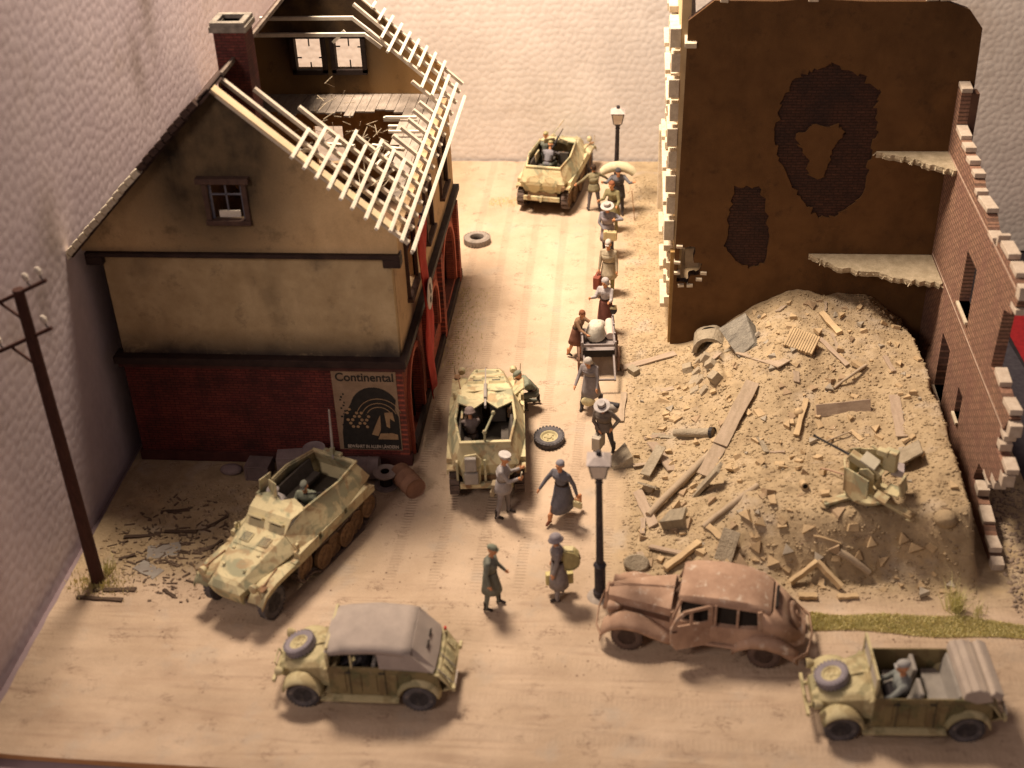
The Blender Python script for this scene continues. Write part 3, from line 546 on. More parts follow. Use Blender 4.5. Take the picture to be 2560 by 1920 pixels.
# stepped broken side wall
RX=20.95
WO=[(6.2,0),(6.2,7.92),(5.75,7.90),(5.72,6.9),(5.1,6.88),(4.4,6.75),(3.85,6.68),(3.3,6.62),(2.8,6.31),(2.3,6.40),(1.84,6.42),(1.2,6.1),(.75,5.97),(.5,6.3),(-.1,6.35),(-.6,6.32),(-1.24,6.31),(-1.69,5.98),(-1.4,5.5),(-.85,5.3),(-.70,3.72),(-1.3,3.76),(-1.92,3.68),(-2.63,3.59),(-2.3,3.0),(-2.15,2.47),(-2.98,2.5),(-2.75,2.0),(-2.1,1.5),(-1.2,1.35),(-1.0,.75),(-2.4,.45),(-3.25,.2),(-3.4,0)]
WH=[rect(1.72,3.5,2.78,4.92),rect(2.8,.35,3.75,2.0),rect(1.0,1.0,1.5,1.75)]
pbr=brick('pink_brick',(.35,.20,.135),(.26,.145,.10),(.14,.085,.062),'yz',.30,.105,.020,.9,stain=(.20,.10,.08))
MB().plate(WO,WH,.26,lambda u,v,w:(RX+w,u,v)).build('stepped_side_wall',pbr,RU)
for (y,z,ly,lz) in [(5.95,7.97,.5,.12),(5.4,6.96,.7,.14),(4.7,6.86,.5,.13),(4.1,6.76,.45,.13),(3.45,6.70,.4,.12),(2.95,6.44,.3,.12),(2.2,6.46,1.0,.12),(1.15,6.14,.5,.12),(.55,6.34,.12,.3),(-.1,6.42,.8,.14),(-.95,6.38,.6,.13),(-1.55,6.15,.3,.3),(-1.45,5.7,.5,.14),(-1.3,3.84,.6,.14),(-2.3,3.72,.7,.14),(-2.72,3.4,.25,.3),(-2.4,3.05,.4,.14),(-2.3,2.7,.3,.2),(-2.95,2.58,.5,.14),(-2.9,2.2,.3,.3),(-2.4,1.75,.4,.2),(-1.9,1.44,.6,.12),(-1.4,.78,.4,.2),(-2.1,.52,.6,.14),(-2.9,.34,.6,.14),(-3.4,.12,.3,.3)]:
    MB().box((RX+.13,y,z-.02),(.275,ly*.92,lz),(rad(RND.uniform(-7,7)),0,0)).build('broken_wall_end',mat('pinkish_plaster_end',(.62,.53,.44),(.48,.39,.31),6),RU,bevel=.012)
for (y,z,ly) in ((2.25,3.46,1.1),(3.28,.31,1.0),(1.25,.96,.55)): MB().box((RX+.10,y,z),(.34,ly,.08)).build('sill_stone','white',RU,bevel=.01)
MB().bar((RX-.004,-2.3,3.13),(RX-.004,6.1,3.13),.012,.03).bar((RX-.004,-1.4,6.12),(RX-.004,6.1,6.12),.012,.03).build('floor_line',mat('pale_line',(.6,.45,.36)),RU)
MB().box((RX+.35,5.9,7.0),(.2,.35,1.7)).build('corner_pier',mat('brown_pier',(.15,.08,.05),(.1,.05,.035),3),RU)
# hanging floor remains: ragged slabs with splintered laths
def slab(poly,z,name):
    r=[]
    for i,p in enumerate(poly):
        q=poly[(i+1)%len(poly)]; r.append(p)
        if i<len(poly)-3:
            n_=9
            for k in range(1,n_): f=k/n_; r.append((p[0]+(q[0]-p[0])*f+RND.uniform(-.05,.05),p[1]+(q[1]-p[1])*f+RND.uniform(-.13,.10)))
    s_=MB().plate(r,[],.10,lambda u,v,w:(u,v,z-w)).plate([(a,b_+.06) for a,b_ in r[:-2]]+[(RX-.01,6.19),(r[-1][0],6.19)],[],.06,lambda u,v,w:(u,v,z-.12-w)).build(name,mat('pale_floor_screed',(.50,.42,.30),(.34,.28,.19),4,.95,.8,16,.04),RU)
    for _ in range(26):
        i=RND.randrange(len(r)-3); p=Vector((r[i][0],r[i][1],z-.05)); d=Vector((RND.uniform(-.14,.14),-RND.uniform(.02,.20)*RND.random(),-RND.uniform(0,.14)*RND.random()))
        MB().bar(p+Vector((0,.08,0)),p+d,.022,.018).build('splintered_lath',mat('straw_lath',(.55,.47,.34),(.42,.35,.25),5),s_)
    return s_
slab([(19.1,6.12),(19.91,5.75),(20.45,5.3),(RX-.01,4.95),(RX-.01,6.19),(19.1,6.19)],6.1,'upper_floor_remain')
slab([(17.68,6.1),(18.21,5.5),(19.02,5.15),(19.95,4.8),(RX-.01,4.55),(RX-.01,6.19),(17.6,6.19)],3.05,'lower_floor_remain')
# ---------------------------------------------------------------- vehicles (local: front = +Y)
def camo(name,base,blot,blot2):
    t=NT(name); col=t.ramp(t.noise(2,4,.6),[(.3,tuple(x*.80 for x in base)),(.7,base)])
    a=t.ramp(t.noise(1.7,4,.6,None,.6),[(.50,0),(.57,.78)]); col=t.mix(a,col,blot)
    b_=t.ramp(t.noise(2.3,4,.6,t.mapv((1,1,1),(1,2,0)),.6),[(.53,0),(.60,.65)]); col=t.mix(b_,col,blot2)
    d=t.ramp(t.noise(6,6,.75),[(.60,0),(.70,.5)]); col=t.mix(d,col,(.40,.30,.20))
    col=t.mix(1,col,t.ramp(t.noise(50,3,.7),[(.25,.86),(.75,1.1)]),'MULTIPLY')
    return t.done(col,.72,t.bump(t.noise(30,4),.15,.008))
HY=camo('sand_yellow_camouflage',(.59,.52,.32),(.24,.25,.17),(.34,.22,.12))
HT_M=mat('running_gear_rust',(.24,.15,.08),(.15,.09,.05),6,.8,.3,30)
TRK=mat('dusty_track',(.14,.10,.085),(.08,.06,.05),6,.8,.4,30)
SEAT=mat('grey_seat',(.34,.31,.28),(.26,.24,.22),5); DSEAT=mat('dark_seat',(.10,.085,.075),(.07,.06,.05),5)
def wheel(parent,x,y,z,r,wd,tm_='tyre',rim=HY,side=1,flat_=False,name='wheel'):
    w_=MB()
    if flat_: ax='z'
    else: ax='x'
    pr=[(r*.60,-wd/2*.8),(r*.86,-wd/2),(r*.96,-wd/2*.8),(r,-wd/4),(r,wd/4),(r*.96,wd/2*.8),(r*.86,wd/2),(r*.60,wd/2*.8)]
    w_.lathe(pr+[(r*.55,wd*.2),(r*.55,-wd*.2),pr[0]],(0,0,0),28,ax)
    n=26
    for k in range(n):
        a=2*pi*k/n
        for s_ in (-1,1):
            if ax=='x': w_.box((s_*wd*.32,math.cos(a)*r*.985,math.sin(a)*r*.985),(wd*.34,r*.13,r*.07),(a+pi/2,0,0))
            else: w_.box((math.cos(a)*r*.985,math.sin(a)*r*.985,s_*wd*.32),(r*.07,r*.13,wd*.34),(0,0,a))
    w_=w_.build(name if flat_ else 'wheel',tm_ if not isinstance(tm_,str) else K(tm_),parent,smooth=True,loc=(x,y,z))
    h=MB().lathe([(.001,side*wd*.30),(r*.16,side*wd*.30),(r*.20,side*wd*.18),(r*.42,side*wd*.14),(r*.52,side*wd*.34),(r*.60,side*wd*.36),(r*.60,-side*wd*.3),(.001,-side*wd*.3)],(0,0,0),24,ax)
    for k in range(5):
        a=2*pi*k/5+.3
        if ax=='x': h.box((side*wd*.22,math.cos(a)*r*.29,math.sin(a)*r*.29),(wd*.1,r*.08,r*.08),(a,0,0))
        else: h.box((math.cos(a)*r*.29,math.sin(a)*r*.29,side*wd*.22),(r*.08,r*.08,wd*.1),(0,0,a))
    h.build('rim',rim,w_,smooth=True); return w_
def halftrack(label,loc,rz,front_mg=True,rear='closed',mast=True,hoodflap=False,rot=None):
    T=thing('half_track',label,'half-track',loc,rz,'armoured half-tracks in the street',rot); T.scale=(1,1,1.10)
    M_=HY
    # stations: y,(bottom w,z),(mid w,z),(top w,z)
    S=[(-2.16,.62,.74,.80,1.08,.60,1.52),(-1.1,.76,.74,.97,1.06,.75,1.60),(.15,.74,.74,.95,1.06,.66,1.64),(.80,.66,.74,.84,1.04,.56,1.36)]
    Hd=[(.80,.56,.72,.84,1.03,.56,1.355),(1.55,.52,.70,.66,.95,.47,1.22),(2.22,.40,.66,.48,.88,.34,1.04)]
    for s_ in (-1,1):
        a=[[(s_*p[1],p[0]+.0,p[2]),(s_*p[3],p[0]-(.08 if i==0 else 0),p[4]),(s_*p[5],p[0]+(.16 if i==0 else 0),p[6])] for i,p in enumerate(S)]
        MB().loft(a,closed=False,caps=False).build('side_armour',M_,T,solid=.045 if s_<0 else .045,bevel=.008)
    # rear plates with two doors
    rp_=[(-.62,-2.16,.74),(.62,-2.16,.74),(.80,-2.24,1.08),(.60,-2.0,1.52),(-.60,-2.0,1.52),(-.80,-2.24,1.08)]
    MB().add(rp_+[(x,y+.05,z) for x,y,z in rp_],[(0,1,2,5),(2,3,4,5),(9,10,11,8)[::-1],(6,7,8,11)[::-1],(3,4,10,9)]).build('rear_plate',M_,T)
    MB().box((0,-1.99,1.535),(1.26,.10,.06)).build('rear_rail',M_,T,bevel=.01)
    # top rim
    tp=[(-.60,-2.0,1.54),(-.75,-1.1,1.61),(-.66,.15,1.65)]
    for s_ in (-1,1):
        rim=MB().tube([(s_*-tp[i][0],tp[i][1],tp[i][2]) for i in range(3)],.028,6).build('top_rim',M_,T)
    # driver roof + front plate with visors
    MB().add([(-.67,.10,1.645),(.67,.10,1.645),(.58,.52,1.60),(-.58,.52,1.60),(-.56,.81,1.35),(.56,.81,1.35)],[(0,1,2,3),(3,2,5,4)]).build('front_plate',M_,T,solid=.04)
    fl_=MB().add([(-.67,.10,1.64),(-.30,-.02,1.72),(0,.12,1.66),(.30,-.02,1.72),(.67,.10,1.64),(.55,.5,1.60),(-.55,.5,1.60)],[(0,1,2,6),(2,3,4,5),(6,2,5)]).build('roof_edge',M_,T,solid=.03)
    for s_ in (-1,1):
        MB().box((s_*.28,.685,1.50),(.42,.05,.15),(rad(-42),0,0)).build('visor_flap',M_,T,bevel=.012)
        MB().box((s_*.28,.705,1.49),(.26,.05,.03),(rad(-42),0,0)).build('visor_slit','dark',T)
    # hood
    sec=[[(-p[1],p[0],p[2]),(-p[3],p[0],p[4]),(-p[5],p[0],p[6]),(p[5],p[0],p[6]),(p[3],p[0],p[4]),(p[1],p[0],p[2])] for p in Hd]
    hd=MB().loft(sec).build('hood',M_,T,bevel=.015)
    MB().add([(-.40,2.22,.66),(-.48,2.22,.88),(-.34,2.22,1.04),(.34,2.22,1.04),(.48,2.22,.88),(.40,2.22,.66),(-.36,2.30,.60),(-.44,2.40,.86),(-.30,2.30,.99),(.30,2.30,.99),(.44,2.40,.86),(.36,2.30,.60),(-.34,2.18,.42),(.34,2.18,.42)],
        [(2,3,9,8),(8,9,10,7),(7,10,11,6),(1,2,8,7),(3,4,10,9),(0,1,7,6),(4,5,11,10),(6,11,13,12),(0,6,12),(5,13,11)]).build('nose_armour',M_,T,bevel=.012)
    for s_ in (-1,1):
        g=MB().box((s_*.25,1.13,1.315),(.26,.26,.012),(rad(-10.2),0,0)).build('vent_frame',M_,hd)
        v=MB()
        for k in range(6): v.box((s_*.25,1.03+k*.04,1.338-k*.0072),(.22,.016,.016),(rad(-10),0,0))
        v.build('louvre',mat('grey_louvre',(.16,.16,.13),(.1,.1,.09),8),hd)
    MB().box((-.0,1.38,1.266),(.90,.006,.006)).build('hatch_seam',mat('seam',(.10,.09,.06),(.07,.06,.04)),hd)
    for x,y in ((-.34,1.5),(.34,1.5),(-.28,1.95),(.28,1.95)): MB().box((x,y,1.245-(y-1.5)*.2),(.07,.05,.025)).build('hinge',M_,hd)
    # lower hull, fighting compartment inside
    MB().box((0,-.1,.60),(1.05,4.2,.32)).build('chassis',HT_M,T)
    MB().box((0,-.95,.80),(1.22,2.3,.04)).build('compartment_floor',mat('dark_floor_plate',(.07,.06,.045),(.05,.04,.03),4),T)
    for s_ in (-1,1):
        MB().box((s_*.50,-1.2,1.02),(.26,1.3,.10)).box((s_*.62,-1.2,1.22),(.07,1.3,.34),(0,s_*rad(12),0)).build('bench_seat',DSEAT,T,bevel=.02)
        MB().box((s_*.30,.0,1.02),(.42,.42,.12)).box((s_*.30,-.22,1.22),(.40,.08,.40),(rad(8),0,0)).build('crew_seat',DSEAT,T,bevel=.02)
    MB().box((-.60,-.55,1.32),(.05,.5,.28)).build('ammunition_rack',M_,T)
    # track guards and boxes
    for s_ in (-1,1):
        MB().box((s_*.80,-.55,.90),(.34,3.2,.05)).box((s_*.955,-.55,.84),(.03,3.2,.12)).build('track_guard',M_,T,bevel=.01)
        for y,L_2 in ((-1.45,.9),(-.45,.9),(.5,.75)): MB().box((s_*.875,y,.985),(.20,L_2,.14)).build('stowage_box',M_,T,bevel=.012)
        # front wing
        P=[(.95,.88),(1.35,.90),(1.75,.90),(2.12,.83),(2.32,.66)]
        MB().loft([[(s_*.56,y,z+.03),(s_*.78,y,z+.05),(s_*.96,y,z),(s_*.96,y,z-.10)] for y,z in P],closed=False,caps=False).build('front_wing',M_,T,solid=.03,smooth=True)
        hl=MB().lathe([(.001,-.07),(.07,-.05),(.10,.02),(.10,.07),(.085,.08),(.001,.075)],(s_*.70,2.18,1.0),14,'y').build('headlight',M_,T,smooth=True)
        MB().tube([(s_*.88,2.22,.8),(s_*.90,2.24,1.16)],.012,6).build('width_rod',M_,T)
        MB().bar((s_*.72,1.40,.965),(s_*.80,2.0,.94),.03,.03).box((s_*.82,2.06,.93),(.16,.20,.02)).build('shovel',mat('tool_wood',(.28,.17,.09),(.18,.1,.06),5),T)
        MB().box((s_*.86,.78,1.16),(.05,.08,.14)).box((s_*.82,.70,1.08),(.03,.03,.3)).build('mirror',M_,T)
        wheel(T,s_*.76,1.78,.38,.38,.19,'tyre',HT_M,s_)
        # track
        rw=[(-1.93,.46,.27),(-1.45,.30,.29),(-.98,.30,.29),(-.52,.30,.29),(-.06,.32,.29),(.62,.52,.30)]
        for i,(y,z,r) in enumerate(rw):
            xo=s_*(.86 if i%2==0 else .80)
            q=MB().lathe([(.001,s_*.035),(r*.22,s_*.05),(r*.3,s_*.02),(r*.78,s_*.012),(r*.84,s_*.045),(r,s_*.045),(r,-s_*.05),(.001,-s_*.05)],(0,0,0),22,'x')
            for k in range(8): a=2*pi*k/8; q.lathe([(.001,s_*.03),(r*.09,s_*.03),(r*.09,s_*.01)],(0,math.cos(a)*r*.54,math.sin(a)*r*.54),6,'x')
            q.build('road_wheel',HT_M,T,smooth=True,loc=(xo,y,z))
        path=[]
        for k in range(9): a=rad(90+k*16); path.append((-1.93+.30*math.cos(a),.46+.30*math.sin(a)))
        path+= [(-1.62,.04),(-1.2,.012),(-.7,.01),(-.2,.015),(.12,.05),(.42,.24)]
        for k in range(9): a=rad(-60+k*19); path.append((.62+.33*math.cos(a),.52+.33*math.sin(a)))
        path+= [(.2,.72),(-.6,.66),(-1.3,.70)]
        pts=[]; n=len(path)
        for i in range(n):
            a,b_=Vector(path[i]),Vector(path[(i+1)%n]); 
            pts.append((a,b_))
        tot=sum((b_-a).length for a,b_ in pts); N=46; tr=MB(); dacc=0; step=tot/N; nx=0
        for a,b_ in pts:
            L=(b_-a).length; d=(b_-a)/L
            while nx<dacc+L:
                p=a+d*(nx-dacc); ang=math.atan2(d.y,d.x)
                tr.box((s_*.80,p.x,p.y),(.24,step*.86,.045),(ang,0,0)); tr.box((s_*.80,p.x,p.y),(.16,step*.3,.085),(ang,0,0)); nx+=step
            dacc+=L
        tr.build('track',TRK,T)
    # rear doors
    if rear=='closed':
        for s_ in (-1,1): MB().plate([(s_*.30+.27*math.cos(a*pi/8),1.02+.30*math.sin(a*pi/8)) for a in range(16)],[],.03,lambda u,v,w:(u,-2.27+.0*v-w+abs(v-1.08)*.28,v)).build('rear_door',M_,T)
        MB().box((0,-2.36,.62),(.10,.2,.10)).cyl((0,-2.44,.68),(0,-2.44,.52),.035,8).build('tow_hook',M_,T)
    else:
        MB().plate([(-.56,.70),(-.14,.66),(-.10,1.30),(-.22,1.44),(-.50,1.40),(-.62,1.1)],[],.05,lambda u,v,w:(u,-2.29-w,v)).build('rear_door',M_,T,bevel=.015)
        MB().box((-.36,-2.42,1.23),(.28,.12,.34)).box((-.36,-2.40,.84),(.34,.12,.30)).build('rack_box',SEAT,T,bevel=.02)
        MB().box((-.02,-2.3,.98),(.05,.05,.56)).build('door_strap',M_,T); MB().box((-.70,-2.27,.98),(.05,.1,.5)).build('door_strap',M_,T)
    MB().cyl((-.45,-2.28,.62),(-.45,-2.4,.62),.07,10).build('lamp_can',HT_M,T); MB().cyl((.78,-2.22,.98),(.78,-2.36,.98),.07,10).build('lamp_can',HT_M,T)
    MB().box((0,-2.3,.58),(1.3,.10,.14)).build('bumper',M_,T,bevel=.01)
    G_=K('steel')
    if front_mg:
        mg=MB().tube([(0,-.35,1.72),(0,.25,1.75)],[.045,.04],8).tube([(0,.25,1.75),(0,.95,1.78)],.018,6).box((0,-.55,1.69),(.05,.3,.08)).box((.0,-.1,1.63),(.05,.06,.12)).build('machine_gun',G_ if not hoodflap else mat('pale_gun',(.40,.36,.34),(.3,.27,.25),8),T)
        for s_ in ((-1,1) if not hoodflap else ()): MB().add([(s_*.06,.12,1.62),(s_*.46,-.10,1.62),(s_*.42,-.16,1.80),(s_*.10,.04,1.80)],[(0,1,2,3)]).build('gun_shield',M_,T,solid=.02)
    if mast:
        MB().tube([(0,-1.98,1.5),(0,-1.98,1.78),(.22,-1.55,2.02)],[.035,.03,.026],8).ell((0,-1.98,1.8),(.06,.06,.06),8).ell((.22,-1.55,2.04),(.055,.055,.055),8).build('gun_mount_arm',M_,T)
    return T
hA=halftrack('camouflaged half-track with hood toward the viewer, parked before the brick wall',(4.90,-3.84,0),rad(180-23),front_mg=False,mast=False)
T=hA
MB().tube([(.0,-1.95,1.5),(-.02,-2.0,2.75)],[.035,.02],8).build('anti_aircraft_gun_barrel',mat('pale_gun',(.40,.36,.34),(.3,.27,.25),8),T)
MB().box((.03,-2.0,1.62),(.5,.10,.06)).box((.0,-1.95,1.7),(.09,.09,.16)).build('gun_mount',HY,T)
for pts in ([(.66,.05,1.62),(.60,-.32,1.64),(.56,-.30,1.98),(.62,.05,1.96)],[(.10,.10,1.60),(.44,-.05,1.60),(.44,-.1,1.95),(.14,.02,1.98)]):
    MB().add(pts,[(0,1,2,3)]).build('raised_armour_flap',HY,T,solid=.025)
MB().tube([(-.62,-.75,1.5),(-.3,-.35,1.62)],.02,6).tube([(-.65,-1.2,1.4),(-.52,-.8,1.5)],.03,6).build('rifle','steel',T)
hB=halftrack('half-track seen from behind with an empty gun arm, halted in mid street',(9.06,.68,0),rad(5.5),True,'open',True,hoodflap=True)
MB().add([(-.70,-.38,1.64),(-.30,-.62,1.60),(0,-.40,1.68),(.30,-.62,1.60),(.70,-.38,1.64),(.66,.14,1.665),(-.66,.14,1.665)],[(0,1,2,6),(2,3,4,5),(6,2,5)]).build('roof_plate',HY,hB,solid=.035)
MB().box((.84,.9,1.25),(.04,.5,.36),(0,rad(50),0)).box((.82,.30,1.2),(.04,.30,.3),(0,rad(20),0)).build('open_engine_flap',HY,hB)
hC=halftrack('far half-track facing away near the foam backdrop at the end of the street',(9.90,17.2,0),rad(-10.5),True,'closed',False)
MB().tube([(-.3,.2,1.7),(.05,.95,2.1)],.015,6).build('aerial_rod',HY,hC)

# ------------- open military car
KY=camo('tan_grey_camouflage',(.56,.49,.29),(.22,.20,.11),(.30,.23,.12))
KS=camo('olive_brown_flank',(.24,.19,.095),(.11,.11,.055),(.15,.105,.055))  # darker copy of the body camouflage, for side panels and ribs
def kubel(label,loc,rz,top):
    T=thing('field_car',label,'military car',loc,rz,'open field cars in the foreground')
    B=KY
    # tub: side panels with pressed ribs
    for s_ in (-1,1):
        prof=[(-1.52,.48),(-1.66,.62),(-1.62,.90),(-1.35,1.06),(-.9,1.10),(.62,1.10),(.62,.34),(-1.0,.34)]
        sp_=MB().plate(prof,[],.04,lambda u,v,w:(s_*(.70-w),u,v)).build('side_panel',KS,T,bevel=.012)
        for k,(y,h) in enumerate([(-1.0,.5),(-.72,.5),(-.30,.5),(.02,.5),(.34,.5)]):
            MB().box((s_*.712,y,.70),(.02,.15,h)).build('pressed_rib',KS,sp_,bevel=.01)
        for y in (-.48,.20): MB().box((s_*.725,y,.98),(.02,.12,.03)).build('door_handle','steel',sp_)
        [MB().box((s_*.715,y_,.72),(.014,.012,.72)).build('door_seam',mat('seam',(.10,.09,.06),(.07,.06,.04)),sp_) for y_ in (.18,-.55)]
        # fenders
        for yc,zc,r,w_,a0,a1,nm in ((1.19,.36,.44,.25,20,172,'front_wing'),(-1.21,.36,.46,.22,8,172,'rear_wing')):
            rows=[]
            for k in range(13):
                a=rad(a0+(a1-a0)*k/12); y=yc+r*math.cos(a); z=zc+r*math.sin(a)
                rows.append([(s_*.50,y,z-.02),(s_*.60,y*1.0,z+.02),(s_*(.60+w_*.55),y,z),(s_*(.60+w_),yc+r*.93*math.cos(a),zc+r*.90*math.sin(a)),(s_*(.60+w_),yc+r*.86*math.cos(a),zc+r*.82*math.sin(a))])
            if nm=='front_wing': rows=[[(x,1.60+(y-1.60)*.5 if y>1.60 else y,z) for x,y,z in q] for q in rows]
            MB().loft(rows,closed=False,caps=False).build(nm,B,T,smooth='all',solid=.02)
        wheel(T,s_*.68,1.19,.33,.335,.17,'tyre',HT_M,s_); wheel(T,s_*.68,-1.21,.33,.335,.17,'tyre',HT_M,s_)
        hl=MB().lathe([(.001,-.10),(.06,-.08),(.095,-.01),(.10,.06),(.085,.075),(.001,.07)],(s_*.56,1.66,.80),14,'y').build('headlight',B,T,smooth=True)
        MB().lathe([(.001,0),(.075,0)],(s_*.56,1.742,.80),14,'y').build('lens','steel',hl)
        MB().ell((s_*.66,.66,.98),(.05,.06,.06),8).build('marker_lamp',B,T,smooth=True); MB().ell((s_*.30,1.76,.50),(.05,.05,.05),8).build('fog_lamp',B,T,smooth=True)
        MB().box((s_*.76,.0,.30),(.18,1.6,.03)).build('running_board',B,T)
    # hood sloping to the nose
    sec=[[(-.66,.60,.5),(-.66,.60,1.05),(-.5,.60,1.13),(.5,.60,1.13),(.66,.60,1.05),(.66,.60,.5)],
         [(-.52,1.2,.5),(-.52,1.2,.86),(-.38,1.2,.97),(.38,1.2,.97),(.52,1.2,.86),(.52,1.2,.5)],
         [(-.36,1.72,.48),(-.36,1.72,.66),(-.26,1.72,.74),(.26,1.72,.74),(.36,1.72,.66),(.36,1.72,.48)]]
    hd=MB().loft(sec).build('hood',B,T,bevel=.02)
    MB().box((0,.68,1.115),(.62,.03,.02)).box((0,1.2,.985),(.03,1.0,.02),(rad(-17),0,0)).box((0,1.82,.50),(1.1,.06,.09)).build('hood_trim',B,hd)
    MB().tube([(-.2,1.80,.5),(-.2,1.86,.68),(.2,1.86,.68),(.2,1.80,.5)],.018,6).build('nose_bar',B,T)
    sw=wheel(T,.0,1.33,1.03,.335,.17,'tyre',KY,1,True,'spare_wheel'); sw.rotation_euler=(rad(-19),0,0); sw.name='spare_wheel'
    sw.data.materials[0]=mat('lilac_grey_tyre',(.27,.24,.27),(.20,.18,.21),4,.8,.3,25)
    # floor, firewall, dashboard, seats, steering
    MB().box((0,-.2,.36),(1.36,2.6,.06)).box((0,.60,.78),(1.3,.04,.75)).build('floor_pan',mat('interior_paint',(.36,.30,.17),(.28,.23,.13),4),T)
    MB().box((0,.50,1.02),(1.28,.10,.12)).build('dashboard',B,T,bevel=.01)
    for s_ in (-1,1): MB().box((s_*.33,.0,.58),(.46,.46,.12)).box((s_*.33,-.27,.84),(.46,.09,.50),(rad(10),0,0)).build('front_seat',SEAT,T,bevel=.03)
    MB().box((0,-.75,.60),(1.2,.42,.12)).box((0,-1.0,.86),(1.2,.10,.46),(rad(12),0,0)).build('rear_seat',SEAT,T,bevel=.03)
    MB().lathe([(.17,-.012),(.185,0),(.17,.012),(.155,0),(.17,-.012)],(0,0,0),18).tube([(0,0,0),(0,.0,-.35)],.015,6).bar((-.16,0,0),(.16,0,0),.02,.02).build('steering_wheel','black',T,loc=(-.33,.28,1.02),rot=(rad(-35),0,0))
    # windscreen
    wz=.42
    f=MB().box((-.62,.60,1.13+wz/2),(.05,.05,wz)).box((.62,.60,1.13+wz/2),(.05,.05,wz)).box((0,.60,1.13+wz),(1.29,.05,.05)).box((0,.60,1.15),(1.29,.05,.05)).box((0,.60,1.13+wz/2),(.035,.035,wz)).build('windscreen_frame',B,T,rot=(0,0,0))
    MB().box((0,.60,1.34),(1.2,.008,.36)).build('windscreen_glass',mat('dusty_glass',(.46,.42,.38),(.40,.36,.33),3,.4,.1,20),f)
    # tail: sloping engine lid with louvres
    tl=MB().add([(-.70,-1.05,1.10),(.70,-1.05,1.10),(.68,-1.64,.92),(-.68,-1.64,.92),(-.62,-1.90,.50),(.62,-1.90,.50),(-.6,-1.62,.40),(.6,-1.62,.40)],[(0,1,2,3),(3,2,5,4),(4,5,7,6)]).build('engine_lid',B,T,solid=.04)
    for k in range(7): MB().box((0,-1.70-.026*k,.86-.045*k),(.50,.02,.022)).build('louvre',B,tl)
    for s_ in (-1,1):
        for k in range(6): MB().box((s_*.48,-1.69-.026*k,.87-.045*k),(.22,.02,.022)).build('louvre',B,tl)
    for s_ in (-1,1): MB().box((s_*.60,-1.92,.56),(.16,.06,.10)).build('tail_lamp',B,T)
    MB().box((-.42,-1.95,.62),(.36,.02,.12)).build('number_plate',mat('pale_plate',(.55,.50,.44),(.45,.40,.35),8),T)
    CV=mat('grey_canvas',(.42,.36,.325),(.33,.285,.26),2.5,.95,.5,35)
    if top:
        rows=[]
        for y,h,ww in ((.64,1.55,.66),(.3,1.61,.68),(-.2,1.66,.69),(-.35,1.665,.69),(-.9,1.62,.69),(-1.12,1.58,.68)):
            rows.append([(-ww-.015,y,h-.17),(-ww,y,h-.06),(-ww+.12,y,h+.0),(0,y,h+.03+(.015 if y==-.2 else 0)),(ww-.12,y,h+.0),(ww,y,h-.06),(ww+.015,y,h-.17)])
        rows=[rows[0]]+rows
        cv=MB().loft(rows,closed=False,caps=False).build('canvas_roof',CV,T,solid=.025,smooth='all')
        rr=[[( -.69,-1.12,1.42),(-.56,-1.13,1.58),(0,-1.14,1.605),(.56,-1.13,1.58),(.69,-1.12,1.42)],[(-.70,-1.52,1.02),(-.56,-1.56,1.02),(0,-1.58,1.02),(.56,-1.56,1.02),(.70,-1.52,1.02)]]
        MB().loft(rr,closed=False,caps=False).build('canvas_back',CV,T,solid=.02)
        for s_ in (-1,1):
            MB().plate([(-.45,1.08),(-1.50,1.03),(-1.10,1.50),(-.42,1.50)],[],.02,lambda u,v,w:(s_*(.70-w),u,v)).build('canvas_side',CV,T)
            MB().box((s_*.69,.60,1.28),(.04,.06,.36)).build('door_post',B,T); MB().box((s_*.69,.12,1.25),(.03,.04,.36)).build('door_post',B,T)
        MB().box((-.16,-1.36,1.28),(.20,.02,.13),(rad(40),0,0)).box((.16,-1.36,1.28),(.20,.02,.13),(rad(40),0,0)).build('rear_window','dark',T)
        MB().tube([(-.55,-1.60,1.0),(-.55,-1.9,.62)],.014,6).tube([(-.1,-1.60,1.0),(-.1,-1.9,.62)],.014,6).build('strap',SEAT,T)
        MB().box((.60,-1.62,1.02),(.06,.05,.07)).build('red_flag',mat('signal_red',(.55,.05,.04),(.4,.03,.03)),T)
    else:
        FM_=mat('folded_canvas',(.47,.40,.34),(.38,.32,.28),2.5,.95,.5,30)
        MB().loft([[(-.72,-1.02,1.12),(-.72,-1.06,1.30),(-.70,-1.30,1.36),(-.70,-1.52,1.28),(-.72,-1.62,1.06),(-.72,-1.3,1.0)],[(.72,-1.02,1.12),(.72,-1.06,1.30),(.70,-1.30,1.36),(.70,-1.52,1.28),(.72,-1.62,1.06),(.72,-1.3,1.0)]]).build('folded_canvas',FM_,T,bevel=.03)
        MB().loft([[(-.73,-1.50,1.24),(-.72,-1.62,1.34),(-.72,-1.78,1.26),(-.73,-1.74,1.08)],[(.73,-1.50,1.24),(.72,-1.62,1.34),(.72,-1.78,1.26),(.73,-1.74,1.08)]]).build('canvas_fold',FM_,T,bevel=.025)
        for y in (-1.15,-1.42,-1.6): MB().box((0,y,1.345),(1.4,.02,.02)).build('canvas_seam',FM_,T)
    return T
kA=kubel('military car with raised grey canvas roof in the lower left foreground',(7.38,-7.66,0),rad(90.5),True)
kB=kubel('roofless military car with folded canvas and a driver, lower right foreground',(18.12,-7.92,0),rad(86.5+6),False)

